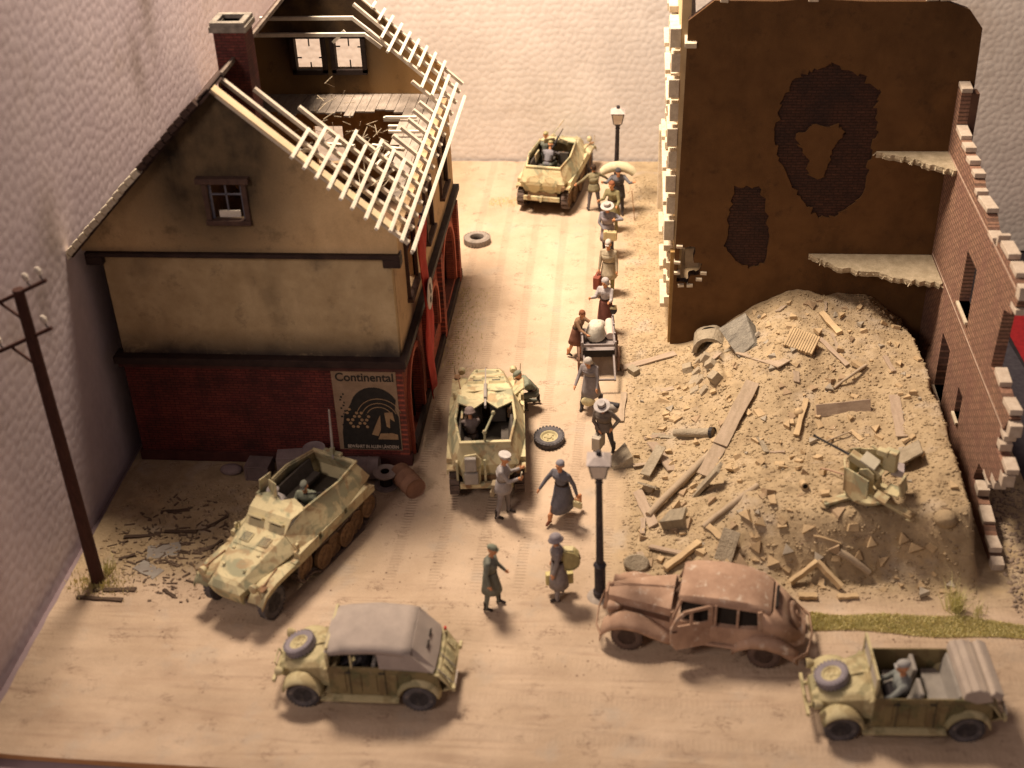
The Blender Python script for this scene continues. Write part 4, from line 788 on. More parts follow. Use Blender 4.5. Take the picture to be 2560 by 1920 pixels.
# ------------- rusty wrecked saloon
def sedan():
    R=K('rust'); T=thing('wrecked_saloon_car','dusty rusted old saloon car wreck with its front door ajar','car',(14.36,-5.84,0),rad(90-8)); T.scale=(1.08,.99,1.05)
    def sec(y,wb,zb,wm,zm,wt,zt):
        return [(-wb,y,zb),(-wm,y,zm),(-(wm*.35+wt*.65),y,zm+(zt-zm)*.72),(-wt*.72,y,zt-.015),(0,y,zt+.015),(wt*.72,y,zt-.015),(wm*.35+wt*.65,y,zm+(zt-zm)*.72),(wm,y,zm),(wb,y,zb)]
    hd=MB().loft([sec(.62,.56,.42,.56,.80,.50,1.13),sec(1.1,.46,.42,.46,.78,.40,1.10),sec(1.7,.32,.42,.32,.74,.26,1.04),sec(2.02,.20,.40,.22,.72,.17,.98)]).build('bonnet',R,T,smooth=True)
    MB().box((0,1.3,1.12),(.014,1.4,.02),(rad(-5),0,0)).build('bonnet_hinge',R,hd)
    for s_ in (-1,1): MB().add([(s_*.56,.64,.72),(s_*.47,1.1,.72),(s_*.33,1.7,.70),(s_*.33,1.7,.80),(s_*.47,1.1,.84),(s_*.565,.64,.86)],[(0,1,4,5),(1,2,3,4)]).build('bonnet_side_vent',mat('dark_rust',(.14,.075,.05),(.09,.05,.035),6),hd,solid=.012)
    MB().loft([[( -.17,2.04,.96),(.17,2.04,.96),(.20,2.03,.70),(.13,2.08,.42),(-.13,2.08,.42),(-.20,2.03,.70)],[(-.14,2.10,.93),(.14,2.10,.93),(.17,2.12,.68),(.10,2.16,.42),(-.10,2.16,.42),(-.17,2.12,.68)]]).build('radiator_grille',R,T)
    MB().ell((0,1.98,1.03),(.035,.06,.04),8).build('radiator_cap',R,T)
    # body tub and tail
    tub=MB().loft([sec(.62,.60,.36,.62,.66,.56,.90),sec(-.2,.66,.34,.70,.66,.66,.94),sec(-1.0,.66,.34,.70,.68,.62,.96),sec(-1.55,.60,.36,.62,.66,.50,.94),sec(-1.95,.50,.40,.50,.60,.38,.84),sec(-2.18,.36,.44,.34,.54,.24,.66)])
    tub.build('body',R,T,smooth=True)
    dk_=MB().loft([sec(.42,.55,.8,.55,.96,.40,1.36),sec(0,.60,.8,.58,1.0,.48,1.42),sec(-.9,.60,.8,.56,1.0,.46,1.40),sec(-1.25,.54,.8,.50,.98,.38,1.22)]).build('cabin_shade_block','dark',T)  # near-black block fills the cabin; the shade inside is put into its colour
    # roof shell
    rf=MB().loft([sec(.46,.56,1.335,.55,1.355,.46,1.43),sec(.2,.60,1.35,.59,1.40,.50,1.50),sec(-.4,.62,1.35,.61,1.42,.52,1.54),sec(-.95,.60,1.31,.59,1.38,.50,1.50),sec(-1.25,.56,1.26,.55,1.30,.45,1.40),sec(-1.45,.50,1.18,.49,1.20,.38,1.27)]).build('roof',R,T,smooth=True)
    bk=MB().loft([[(x,y,z) for (x,y,z) in q] for q in (
       [(-.58,-1.28,1.28),(-.56,-1.44,1.20),(-.44,-1.50,1.24),(.44,-1.50,1.24),(.56,-1.44,1.20),(.58,-1.28,1.28)],
       [(-.64,-1.30,.92),(-.60,-1.60,.92),(-.44,-1.76,.98),(.44,-1.76,.98),(.60,-1.60,.92),(.64,-1.30,.92)],
       [(-.62,-1.4,.6),(-.54,-1.95,.6),(-.38,-2.12,.66),(.38,-2.12,.66),(.54,-1.95,.6),(.62,-1.4,.6)])],closed=False,caps=False).build('fastback_tail',R,T,smooth='all',solid=.02)
    MB().box((0,-1.53,1.21),(.62,.035,.15),(rad(28),0,0)).build('rear_window','dark',T)
    # pillars and sills
    for s_ in (-1,1):
        [MB().bar((s_*a_,b1,c_),(s_*d_,e_,f_),g_,.055).build('pillar',R,T) for a_,b1,c_,d_,e_,f_,g_ in ((.60,.56,.90,.55,.40,1.37,.05),(.67,-.32,.92,.61,-.32,1.38,.06),(.66,-.78,.92,.60,-.78,1.36,.035),(.64,-1.26,.92,.57,-1.22,1.31,.09))]
        MB().tube([(s_*.71,.6,.42),(s_*.72,-.9,.42)],.035,8).build('running_board',R,T)
    MB().bar((0,.60,.98),(0,.42,1.36),.03,.03).bar((-.56,.60,.97),(.56,.60,.97),.05,.05).build('windscreen_frame',R,T)
    # sweeping wings
    for s_ in (-1,1):
        A=[(2.12,.30,.12),(2.06,.52,.15),(1.86,.70,.17),(1.60,.78,.18),(1.30,.76,.18),(1.0,.64,.17),(.72,.50,.13),(.45,.42,.09)]
        rows=[[(s_*(.40),y,z-.06),(s_*(.48),y,z+.02),(s_*(.62),y,z+.035),(s_*(.62+w_*.8),y,z-.02),(s_*(.62+w_*1.15),y,z-.10),(s_*(.62+w_*1.15),y,z-.17)] for y,z,w_ in A]
        MB().loft(rows,closed=False,caps=False).build('front_wing',R,T,smooth='all',solid=.025)
        A=[(-.70,.38,.06),(-.85,.56,.12),(-1.10,.70,.15),(-1.40,.72,.16),(-1.70,.64,.15),(-1.95,.48,.12),(-2.10,.34,.08)]
        rows=[[(s_*(.50),y,z-.02),(s_*(.60),y,z+.04),(s_*(.66+w_*.4),y,z+.03),(s_*(.66+w_*.9),y,z-.05),(s_*(.66+w_),y,z-.16)] for y,z,w_ in A]
        MB().loft(rows,closed=False,caps=False).build('rear_wing',R,T,smooth='all',solid=.025)
        rr_=mat('dull_rust_rim',(.22,.13,.09),(.15,.09,.06),5)
        wheel(T,s_*.68,1.52,.33,.335,.15,mat('rusty_tyre',(.15,.10,.08),(.10,.07,.06),4),rr_,s_); wheel(T,s_*.68,-1.38,.33,.335,.15,MC['rusty_tyre'],rr_,s_)
        MB().lathe([(.001,-.20),(.05,-.17),(.10,-.05),(.115,.05),(.10,.07),(.001,.06)],(s_*.40,1.92,.80),16,'y').build('headlamp',R,T,smooth=True)
        MB().tube([(s_*.40,1.90,.70),(s_*.30,1.92,.52)],.02,6).build('lamp_stalk',R,T)
    # bumpers
    MB().tube([(-.78,2.08,.34),(-.5,2.22,.36),(0,2.26,.36),(.5,2.22,.36),(.78,2.08,.34)],.03,8,sq=(1.3,.6)).build('front_bumper',R,T,smooth=True)
    MB().tube([(-.80,-2.0,.36),(-.55,-2.26,.37),(0,-2.34,.38),(.55,-2.26,.37),(.80,-2.0,.36)],.04,8,sq=(1.3,.6)).build('rear_bumper',R,T,smooth=True)
    # spare wheel recessed on the tail
    sp_=MB().lathe([(.001,.06),(.07,.07),(.09,.04),(.17,.03),(.19,.055),(.24,.06),(.29,.03),(.30,-.03),(.001,-.03)],(0,0,0),24,'z').build('spare_wheel',R,T,smooth=True,loc=(0,-1.96,.83),rot=(rad(58),0,0))
    MB().lathe([(.30,-.01),(.335,.02),(.36,0),(.34,-.03)],(0,0,0),24,'z').build('wheel_recess_ring',MC['dark_rust'],T,smooth=True,loc=(0,-1.96,.83),rot=(rad(58),0,0))
    # door ajar on the near side (local left = camera side after rotation)
    s_=1
    fr=[(0,.42),(.80,.42),(.92,.60),(.92,.96),(.80,1.20),(.62,1.34),(.10,1.37),(0,1.35)]
    d=MB().plate(fr,[[(.10,1.0),(.44,1.0),(.44,1.29),(.10,1.30)],[(.50,1.0),(.80,1.0),(.73,1.16),(.58,1.27),(.50,1.28)]],.045,lambda u,v,w:(w-.02,u,v)).build('door',R,T,bevel=.01,loc=(-.69,-.30,0),rot=(0,rad(4),rad(24)))
    MB().box((.0-.03,.84,.90),(.03,.10,.025)).build('door_handle',MC['dark_rust'],d)
    return T
sedan()
# ---------------------------------------------------------------- people (one continuous remeshed body each; coats, hats, hair are children)
CLM={}
def cloth(name,c,k=.72): return mat(name,c,tuple(x*k for x in c),9,.9,.35,30,.01)
def capsule(mb,a,b,ra,rb,n=9,sq=None):
    a,b=Vector(a),Vector(b); d=(b-a); L=max(d.length,1e-4); d/=L; pts=[];rs=[]
    for t in (-90,-50,-20,0): pts.append(a+d*ra*math.sin(rad(t))); rs.append(max(ra*math.cos(rad(t)),.002))
    for t in (0,20,50,90): pts.append(b+d*rb*math.sin(rad(t))); rs.append(max(rb*math.cos(rad(t)),.002))
    if L>.001: mb.tube(pts,rs,n,True,sq)
def person(label,loc,face,C,pose=None,hat=None,coat=None,hair=None,scale=1.0,group=None,seated=False,female=False,cat='person',lift=0):
    """face: degrees, 0 looks toward -Y.  C: dict top,legs,shoes,skin materials.  pose: joint angles in degrees"""
    p=dict(lean=4,turn=0,bend=0,lh=6,lk=6,rh=-6,rk=4,spread=5,la=(8,10,15),ra=(8,10,15),head=(5,0),hip=0); p.update(pose or {})
    T=thing('person',label,cat,(loc[0],loc[1],loc[2] if len(loc)>2 else 0),rad(face),group)
    T.scale=(scale,)*3
    def leg(s,h,k):
        a=rad(h); b=rad(h-k); sp=rad(p['spread']); hip=Vector((s*.095,0,0)); kn=hip+Vector((s*math.sin(sp)*.43,-math.sin(a)*.43,-math.cos(a)*.43*math.cos(sp)))
        an=kn+Vector((s*math.sin(sp)*.25,-math.sin(b)*.42,-math.cos(b)*.42)); return hip,kn,an
    Ll,Rl_=leg(1,p['lh'],p['lk']),leg(-1,p['rh'],p['rk'])
    low=min(Ll[2].z,Rl_[2].z); pz=(-low+.085) if not seated else .0
    if 'pz' in p: pz=p['pz']
    pv=Vector((0,0,pz+p['hip']))
    L=[pv+x for x in Ll]; R=[pv+x for x in Rl_]
    ln=rad(p['lean']); bd=rad(p['lean']+p['bend'])
    waist=pv+Vector((0,-math.sin(ln)*.16,math.cos(ln)*.16)); chest=waist+Vector((0,-math.sin(bd)*.22,math.cos(bd)*.22)); neck=chest+Vector((0,-math.sin(bd)*.14,math.cos(bd)*.14))
    hp=rad(p['lean']*.6+p['bend']*.6+p['head'][0]); ht=rad(p['head'][1])
    hd=neck+Vector((0,-math.sin(hp)*.17,math.cos(hp)*.17)); HR=Euler((hp,0,ht)).to_matrix()
    tr=rad(p['turn']); sh=Vector((math.cos(tr),math.sin(tr),0))
    prim=[]  # (a,b,ra,rb,matidx)
    top,legm,skin,shoe=0,1,2,3
    for (h,k,a),s in ((L,1),(R,-1)):
        prim+= [(h,k,.088,.062,legm),(k,a,.060,.043,legm if 'bare' not in C else skin),(a,a+Vector((0,-.13,-.035)),.045,.036,shoe),(a,a+Vector((0,.03,-.04)),.043,.038,shoe),(a+Vector((0,0,.16)),a,.052,.047,shoe if 'boots' in C else (legm if 'bare' not in C else skin))]
    prim+= [(pv+Vector((-.06,0,.0)),pv+Vector((.06,0,0)),.105,.105,legm),(pv+Vector((0,0,.04)),waist,.125,.115,top),(waist,chest,.118,.145,top),(chest-sh*.09,chest+sh*.09,.115,.115,top),(chest+Vector((0,0,.07))-sh*.11,chest+Vector((0,0,.07))+sh*.11,.075,.075,top),(neck-Vector((0,0,.06)),hd,.055,.052,skin)]
    hands=[]
    for s,(sw,out,el) in ((1,p['la']),(-1,p['ra'])):
        S=chest+Vector((0,0,.075))+sh*(s*.185)
        a=rad(sw); o=rad(out); ud=Vector((s*math.sin(o),-math.sin(a)*math.cos(o),-math.cos(a)*math.cos(o))); E_=S+ud*.285
        inw=p.get('in',0); a2=rad(sw+el); fd=Vector((s*math.sin(o)*.6-s*math.sin(rad(inw)),-math.sin(a2)*math.cos(o),-math.cos(a2)*math.cos(o))).normalized(); Wr=E_+fd*.25
        prim+= [(S,E_,.058,.046,top),(E_,Wr,.046,.034,top)]
        side=fd.cross(Vector((s,0,0)));  side=side.normalized() if side.length>.1 else Vector((0,1,0)); side=Vector(side); nrm=fd.cross(side).normalized()
        pc=Wr+fd*.055; prim.append((Wr+fd*.01,pc+fd*.01,.030,.036,skin))
        for q,(off_,ln_) in enumerate(((-.027,.060),(-.009,.070),(.009,.066),(.027,.052))):
            b0=pc+fd*.02+side*off_; b1=b0+fd*ln_*.55; b2=b1+(fd*.55-nrm*.8*s).normalized()*ln_*.5
            prim+= [(b0,b1,.0125,.0115,skin),(b1,b2,.0115,.010,skin)]
        th=Wr+fd*.03+side*.03; prim+= [(th,th+(fd*.6+side*.8).normalized()*.055,.0135,.011,skin)]
        hands.append(Wr+fd*.09)
    hc=lambda x,y,z: hd+HR@Vector((x,y,z))
    prim+= [(hc(0,.015,.04),hc(0,-.01,.03),.092,.088,skin),(hc(0,-.03,-.03),hc(0,-.045,-.055),.062,.045,skin),(hc(0,-.095,.015),hc(0,-.108,-.01),.013,.018,skin),
            (hc(.088,.01,.0),hc(.092,.015,.03),.014,.016,skin),(hc(-.088,.01,.0),hc(-.092,.015,.03),.014,.016,skin),(hc(-.035,-.083,.045),hc(.035,-.083,.045),.016,.016,skin),(hc(-.022,-.088,-.035),hc(.022,-.088,-.035),.012,.012,skin)]
    mb=MB()
    prim=[(a,b_,ra*(1.10 if mi<2 else 1),rb*(1.10 if mi<2 else 1),mi) for (a,b_,ra,rb,mi) in prim]
    for (a,b_,ra,rb,mi) in prim: capsule(mb,a,b_,ra,rb)
    me=bpy.data.meshes.new('b'); me.from_pydata(mb.v,[],mb.f); o=bpy.data.objects.new('b',me); COL.objects.link(o)
    rm=o.modifiers.new('r','REMESH'); rm.mode='VOXEL'; rm.voxel_size=.0135; sm=o.modifiers.new('s','SMOOTH'); sm.iterations=2; sm.factor=.5
    dg=bpy.context.evaluated_depsgraph_get(); m2=bpy.data.meshes.new_from_object(o.evaluated_get(dg)); bpy.data.objects.remove(o)
    mats=[C['top'],C['legs'],C.get('skin',K('skin')),C.get('shoes',cloth('dark_boots',(.04,.03,.028)))]
    m2.materials.clear()
    for q in mats: m2.materials.append(q)
    nf=len(m2.polygons); ctr=np.empty(nf*3,np.float32); m2.polygons.foreach_get('center',ctr); ctr=ctr.reshape(-1,3)
    best=np.full(nf,9.); mi_=np.zeros(nf,np.int32)
    for (a,b_,ra,rb,mi) in prim:
        a=np.array(a);b_=np.array(b_); ab=b_-a; t=np.clip(((ctr-a)@ab)/max(ab@ab,1e-8),0,1); d=np.linalg.norm(ctr-(a+t[:,None]*ab),axis=1)-(ra+(rb-ra)*t)
        k=d<best; best[k]=d[k]; mi_[k]=mi
    m2.polygons.foreach_set('material_index',mi_); m2.polygons.foreach_set('use_smooth',[True]*nf)
    bo=bpy.data.objects.new('body',m2); COL.objects.link(bo); bo.parent=T
    ey=MB(); 
    for s in (-1,1): ey.ell(hc(s*.033,-.090,.020),(.013,.009,.008),6)
    ey.build('eye','dark',T)
    # skirt of coat / dress
    if coat:
        cm,len_,fl_=coat; kb=pv.z-len_; n=18; rows=[]
        cx=(L[1].x+R[1].x)/2; 
        for i,t in enumerate((0,.12,.35,.7,1)):
            z=waist.z*.98+(kb-waist.z*.98)*t
            def lx(J):  # leg axis at height z
                f=max(0,min(1,(J[0].z-z)/max(J[0].z-J[1].z,.01))); q=J[0].lerp(J[1],f)
                if z<J[1].z: f=(J[1].z-z)/max(J[1].z-J[2].z,.01); q=J[1].lerp(J[2],min(f,1)*.6)
                return q
            l,r=lx(L),lx(R); ym=(l.y+r.y)/2; dy=abs(l.y-r.y)/2; rx=.155+.065*t*fl_+.02*(t>0.05); ry=.142+.06*t*fl_+dy*.8
            rows.append([((l.x+r.x)/2+(rx+.010*math.sin(k*3.1+i))*math.cos(2*pi*k/n),(ym if t>.2 else pv.y*.5+waist.y*.5)+(ry+.008*math.cos(k*2.3+i))*math.sin(2*pi*k/n),z) for k in range(n)])
        MB().loft(rows,caps=False).build('coat' if not female else 'skirt',cm,T,smooth='all',solid=.012)
        # hips cover + collar
        if not female:
            c2=MB(); n=14; rr=[]
            for t,r_ in ((0,.158),(.5,.168),(1,.178)): q=waist.lerp(chest,t); rr.append([(q.x+r_*1.12*math.cos(2*pi*k/n),q.y+r_*.92*math.sin(2*pi*k/n),q.z) for k in range(n)])
            c2.loft(rr,caps=False).build('coat_front',cm,T,smooth='all',solid=.01)
    MB().loft([[(neck.x+.075*math.cos(2*pi*k/12),neck.y+.01+.07*math.sin(2*pi*k/12),neck.z-.03) for k in range(12)],[(neck.x+.062*math.cos(2*pi*k/12),neck.y+.01+.058*math.sin(2*pi*k/12),neck.z+.03) for k in range(12)]],caps=False).build('collar',C.get('collar',C['top']),T,smooth='all',solid=.01)
    MB().lathe([(.166,-.02),(.172,0),(.166,.02)],tuple(waist),16,'z',(1.0,.86)).build('belt',C.get('belt',cloth('leather',(.05,.03,.022))),T,smooth='all')
    def place(o): o.matrix_parent_inverse=Matrix.Identity(4); o.location=hd; o.rotation_euler=(hp,0,ht); return o
    if hair: place(MB().ell((0,.022,.065),(.100,.105,.085),14).ell((0,.06,.0),(.085,.06,.08),12).build('hair',hair,T,smooth='all'))
    if hat:
        kind,hm=hat
        if kind=='brim': place(MB().lathe([(.205,.062),(.20,.075),(.105,.088),(.10,.16),(.085,.185),(.03,.178),(.001,.17)],(0,.01,0),20).lathe([(.205,.062),(.09,.070)],(0,.01,0),20).build('hat',hm,T,smooth=True)); place(MB().lathe([(.106,.088),(.104,.118)],(0,.01,0),20).build('hat_band',cloth('dark_band',(.05,.04,.05)),T))
        elif kind=='peak': place(MB().lathe([(.098,.06),(.102,.095),(.145,.135),(.140,.155),(.001,.165)],(0,.01,0),18).loft([[(-.07,-.07,.065),(0,-.09,.072),(.07,-.07,.065)],[(-.065,-.12,.04),(0,-.155,.035),(.065,-.12,.04)]],closed=False,caps=False).build('cap',hm,T,smooth=True))
        elif kind=='helmet': place(MB().lathe([(.155,.005),(.135,.03),(.122,.06),(.112,.11),(.075,.15),(.001,.165)],(0,.015,0),18,'z',(1,1.12)).build('helmet',hm,T,smooth='all'))
        elif kind=='sidecap': place(MB().ell((0,.01,.10),(.085,.125,.075),12).box((0,-.105,.075),(.10,.07,.012),(rad(15),0,0)).build('cap',hm,T,smooth=True))
        elif kind=='scarf': place(MB().ell((0,.025,.045),(.112,.115,.115),14).ell((0,.075,-.06),(.10,.05,.09),10).loft([[(-.11,.08,-.05),(0,.12,-.04),(.11,.08,-.05)],[(-.17,.10,-.15),(0,.16,-.17),(.17,.10,-.15)]],closed=False,caps=False).build('headscarf',hm,T,smooth='all'))
    return T,dict(hands=hands,head=hd,chest=chest,neck=neck,waist=waist,pv=pv,L=L,R=R)
def wpt(loc,face,v,sc=1.0):
    c,s=math.cos(rad(face)),math.sin(rad(face)); return Vector((loc[0]+(v.x*c-v.y*s)*sc,loc[1]+(v.x*s+v.y*c)*sc,(loc[2] if len(loc)>2 else 0)+v.z*sc))
def case(label,loc,size,m_,rz=0,cat='suitcase',group='suitcases carried by the civilians',name='suitcase'):
    T=thing(name,label,cat,loc,rad(rz),group); x,y,z=size
    MB().box((0,0,z/2),(x,y,z)).build('case_shell',m_,T,bevel=.02)
    MB().tube([(-x*.15,0,z),(-x*.13,0,z+.05),(x*.13,0,z+.05),(x*.15,0,z)],.012,6).build('handle',cloth('leather',(.05,.03,.022)),T)
    [MB().box((q_*x*.3,0,z/2),(.035,y+.012,z+.012)).build('case_strap',m_,T) for q_ in (-1,1)]
    return T
GY=lambda:height
def gz(x,y): return float(height(np.array([x]),np.array([y]))[0])
G='refugees walking in line along the street edge'; S='soldiers around the half-tracks'
fg=cloth('field_grey',(.19,.20,.17)); fg2=cloth('grey_green',(.24,.26,.20)); lg=cloth('lilac_grey_tunic',(.36,.33,.33)); bl=cloth('slate_blue_coat',(.15,.145,.17)); gry=cloth('warm_grey_coat',(.27,.24,.24)); brn=cloth('brown_suit',(.17,.14,.12)); dkc=cloth('charcoal',(.07,.065,.07)); tan_=cloth('beige_coat',(.42,.36,.26)); olv=cloth('olive_trousers',(.25,.22,.09)); rd=cloth('brick_red_dress',(.17,.065,.05)); grn=cloth('green_brown_coat',(.24,.21,.11)); whc=cloth('off_white_cloth',(.56,.51,.46)); bro=cloth('rust_brown_dress',(.28,.165,.10)); hairb=cloth('dark_hair',(.05,.03,.02)); ylc=cloth('pale_yellow_cloth',(.66,.58,.34)); ltg=cloth('light_grey_cloth',(.48,.44,.44))
def P(x,y,*a,**k): return (x,y,gz(x,y))
# officer
l=P(9.72,-2.02); t,_=person('officer in pale cap and light grey tunic raising a note behind the half-track',l,84,dict(top=lg,legs=gry,boots=1),dict(la=(20,8,95),ra=(35,4,85),lh=8,lk=5,rh=-6,rk=6,head=(8,0)),hat=('peak',cloth('pale_cap',(.60,.56,.55))),coat=(lg,.16,.9),group=S,scale=1.06)
n=thing('note_paper','small white paper held up by the officer in the pale cap','paper',wpt(l,84,_['hands'][1],1.06)); MB().box((0,0,.08),(.02,.07,.16),(0,.2,0)).build('sheet','white',n)
n=thing('shoulder_bag','worn leather and canvas bag slung at the back of the officer','bag',wpt(l,84,Vector((.05,.20,.78)),1.06),rad(84)); MB().box((0,0,.0),(.24,.14,.28)).box((.02,.06,-.2),(.18,.12,.16)).build('bag_body',cloth('bag_leather',(.30,.24,.16)),n,bevel=.03); MB().tube([(.0,-.03,.12),(.0,-.12,.55),(-.05,-.28,.42)],.014,6).build('bag_strap',cloth('leather',(.05,.03,.022)),n)
# soldier, foreground
l=P(9.75,-5.27); person('soldier in field grey greatcoat and cap standing alone in the foreground road',l,80,dict(top=fg,legs=fg,boots=1),dict(la=(12,8,30),ra=(-8,12,25),lh=10,lk=4,rh=-5,rk=2,head=(10,0)),hat=('sidecap',fg2),coat=(fg,.42,.8),group=S,scale=1.02)
# woman with basket
l=P(11.23,-4.87); t,_=person('woman in grey coat with a round basket on her back, near the front lamp',l,-84,dict(top=gry,legs=gry,collar=whc),dict(la=(4,6,12),ra=(6,6,10),lh=4,lk=2,rh=-3,rk=2,head=(6,0)),hat=('helmet',cloth('grey_hat',(.30,.27,.30))),coat=(gry,.56,.9),female=True,group=G,scale=1.03)
n=thing('back_basket','round yellow wicker basket carried on the back of the woman in the grey hat','basket',wpt(l,-84,Vector((0,.22,1.12)),1.03),0,rot=(rad(90),0,0)); wk=mat('wicker',(.42,.36,.17),(.30,.25,.12),12,.9,.8,40,.02); MB().lathe([(.001,-.14),(.24,-.12),(.27,0),(.24,.12),(.001,.14)],(0,0,0),12).build('wicker_body',wk,n); MB().lathe([(.245,.12),(.265,.12),(.265,.145),(.245,.145),(.245,.12)],(0,0,0),12).build('basket_rim',wk,n); MB().box((0,.24,0),(.2,.06,.16)).build('blanket_top',ylc,n)
case('pale yellow suitcase held low by the woman with the back basket',wpt(l,-84,Vector((-.20,.02,.26)),1.0),(.62,.16,.30),mat('yellow_case',(.62,.54,.26),(.50,.43,.2),4),10)
# running lady
l=P(11.16,-2.06); t,_=person('lady in slate blue belted coat striding toward the viewer beside the front lamp head',l,-28,dict(top=bl,legs=bl,bare=1,shoes=cloth('brown_shoes',(.20,.07,.04))),dict(la=(-15,22,10),ra=(25,30,10),lh=-22,lk=32,rh=26,rk=8,lean=9,head=(0,-8)),hair=cloth('grey_beret',(.28,.27,.31)),coat=(bl,.52,1.0),female=True,group=G,scale=1.06)
n=thing('handbag','small olive handbag in the left hand of the striding lady in blue','handbag',wpt(l,-28,_['hands'][0]-Vector((0,0,.22)),1.06),rad(-28)); MB().box((0,0,0),(.24,.08,.18)).build('bag_body',ylc,n,bevel=.03); MB().tube([(-.07,0,.09),(-.05,0,.2),(.05,0,.2),(.07,0,.09)],.01,6).build('handle',ylc,n)
# man with white hat + case (near)
l=P(12.08,.58); t,_=person('man in brown suit and white brimmed hat with hand on hip, behind the front lamp',l,-12,dict(top=brn,legs=dkc),dict(ra=(4,10,12),la=(-10,42,70),**{'in':50},lh=-10,lk=10,rh=10,rk=4,lean=10,bend=8,head=(14,-10),spread=8),hat=('brim',cloth('white_hat',(.48,.44,.43))),coat=(brn,.10,.9),group=G,scale=1.05)
case('grey square suitcase hanging from the hand of the brown suited man',wpt(l,-12,_['hands'][1]-Vector((.05,0,.42)),1.05),(.42,.22,.38),mat('pale_case',(.46,.41,.34),(.38,.34,.28),4),70)
n=thing('backpack','bundled white and dark rucksack on the back of the brown suited man','backpack',wpt(l,-12,Vector((.12,.22,1.30)),1.05),rad(-20)); MB().ell((0,0,0),(.20,.13,.16),12).build('sack',whc,n,smooth='all'); MB().tube([(-.2,0,.1),(.2,.02,.1)],.07,10).build('rolled_blanket',dkc,n,smooth=True)
# grey coat with white scarf
l=P(11.66,2.85); t,_=person('stooping figure in long grey coat and white headscarf just behind the handcart',l,-14,dict(top=gry,legs=dkc),dict(la=(25,12,20),ra=(30,14,15),lh=-12,lk=10,rh=16,rk=10,lean=12,bend=14,head=(10,-10),spread=9),hat=('scarf',whc),coat=(gry,.46,1.25),group=G,scale=1.04)
n=thing('cloth_bundle','pale cloth bundle hanging below the grey coated figure with the white headscarf','bundle',wpt(l,-14,Vector((.0,-.28,.38)))); MB().ell((0,0,0),(.20,.12,.14),12).build('sack',ylc,n,smooth='all')
# mechanic
l=P(10.12,2.75); t,_=person('crouching mechanic in grey green overalls at the open side of the middle half-track',l,-75,dict(top=fg2,legs=fg,boots=1),dict(lh=95,lk=118,rh=40,rk=120,lean=24,bend=18,la=(60,10,30),ra=(72,6,20),head=(6,0),spread=10),hat=('sidecap',fg2),group=S,scale=1.04)
n=thing('tool_plate','small pale can held by the crouching mechanic','can',(9.80,3.15,.62)); MB().lathe([(.001,-.12),(.09,-.12),(.09,.12),(.001,.12)],(0,0,0),12).build('can_body','white',n,smooth=True); MB().tube([(-.06,0,.12),(-.05,0,.18),(.05,0,.18),(.06,0,.12)],.01,6).build('handle','steel',n)
# girl, red woman
l=P(11.15,5.45); person('small woman in rust brown dress bending at the left of the handcart',l,60,dict(top=bro,legs=bro,bare=1),dict(la=(55,14,40),ra=(40,10,35),lean=10,bend=12,lh=8,lk=4,rh=-10,rk=10,head=(5,0)),hair=cloth('auburn_hair',(.26,.10,.05)),coat=(cloth('dark_red_skirt',(.20,.09,.06)),.42,1.2),female=True,group=G,scale=.92)
l=P(11.95,6.95); t,_=person('woman in brick red dress and grey headscarf clutching a bundle behind the handcart',l,-22,dict(top=ltg,legs=rd),dict(la=(35,12,70),ra=(30,14,80),lh=4,lk=2,rh=-2,rk=2,head=(10,-10)),hat=('scarf',cloth('grey_scarf',(.50,.46,.46))),coat=(rd,.62,1.2),female=True,group=G,scale=1.05)
n=thing('knapsack','small yellow and dark knapsack beside the woman in the red dress','bag',wpt(l,-22,Vector((.24,.0,.80)))); MB().ell((0,0,0),(.12,.12,.15),10).build('sack',dkc,n,smooth='all'); MB().box((0,-.02,.10),(.2,.2,.06)).build('flap',ylc,n,bevel=.02)
# beige coat man with red suitcase
l=P(11.98,9.3); t,_=person('man in long beige grey coat and olive trousers carrying a red suitcase',l,-14,dict(top=tan_,legs=olv),dict(la=(6,12,18),ra=(6,8,8),lh=14,lk=4,rh=-12,rk=10,lean=7,head=(8,0)),hat=('sidecap',whc),coat=(tan_,.34,1.1),group=G,scale=1.10)
case('dull red suitcase carried by the man in the beige coat',wpt(l,-14,_['hands'][1]-Vector((.02,0,.48)),1.08),(.50,.2,.42),mat('red_case',(.25,.075,.05),(.18,.05,.035),4),74)
# white hat man with case (far)
l=P(11.88,12.0); t,_=person('man with wide white hat, one elbow raised, holding a tan case before him',l,-10,dict(top=cloth('blue_grey_jacket',(.24,.23,.26)),legs=dkc),dict(la=(10,62,95),ra=(12,12,15),**{'in':70},lh=10,lk=6,rh=-8,rk=8,lean=8,head=(12,0)),hat=('brim',cloth('white_hat',(.48,.44,.43))),coat=(cloth('lilac_overcoat',(.30,.26,.28)),.40,1.1),group=G,scale=1.10)
case('small tan box case in front of the far man with the wide white hat',wpt(l,-10,Vector((.14,-.32,.72))),(.44,.18,.30),mat('tan_case',(.52,.43,.24),(.42,.34,.19),4),-8)
# green coat
l=P(12.0,13.75); person('woman in olive green coat with pale shawl between white hat and mattress carrier',l,-25,dict(top=grn,legs=grn,collar=whc),dict(la=(20,18,60),ra=(30,10,70),lh=6,lk=4,rh=-6,rk=6,lean=6,head=(14,-10)),hair=cloth('auburn_hair',(.26,.10,.05)),coat=(grn,.5,1.2),female=True,group=G,scale=1.08)
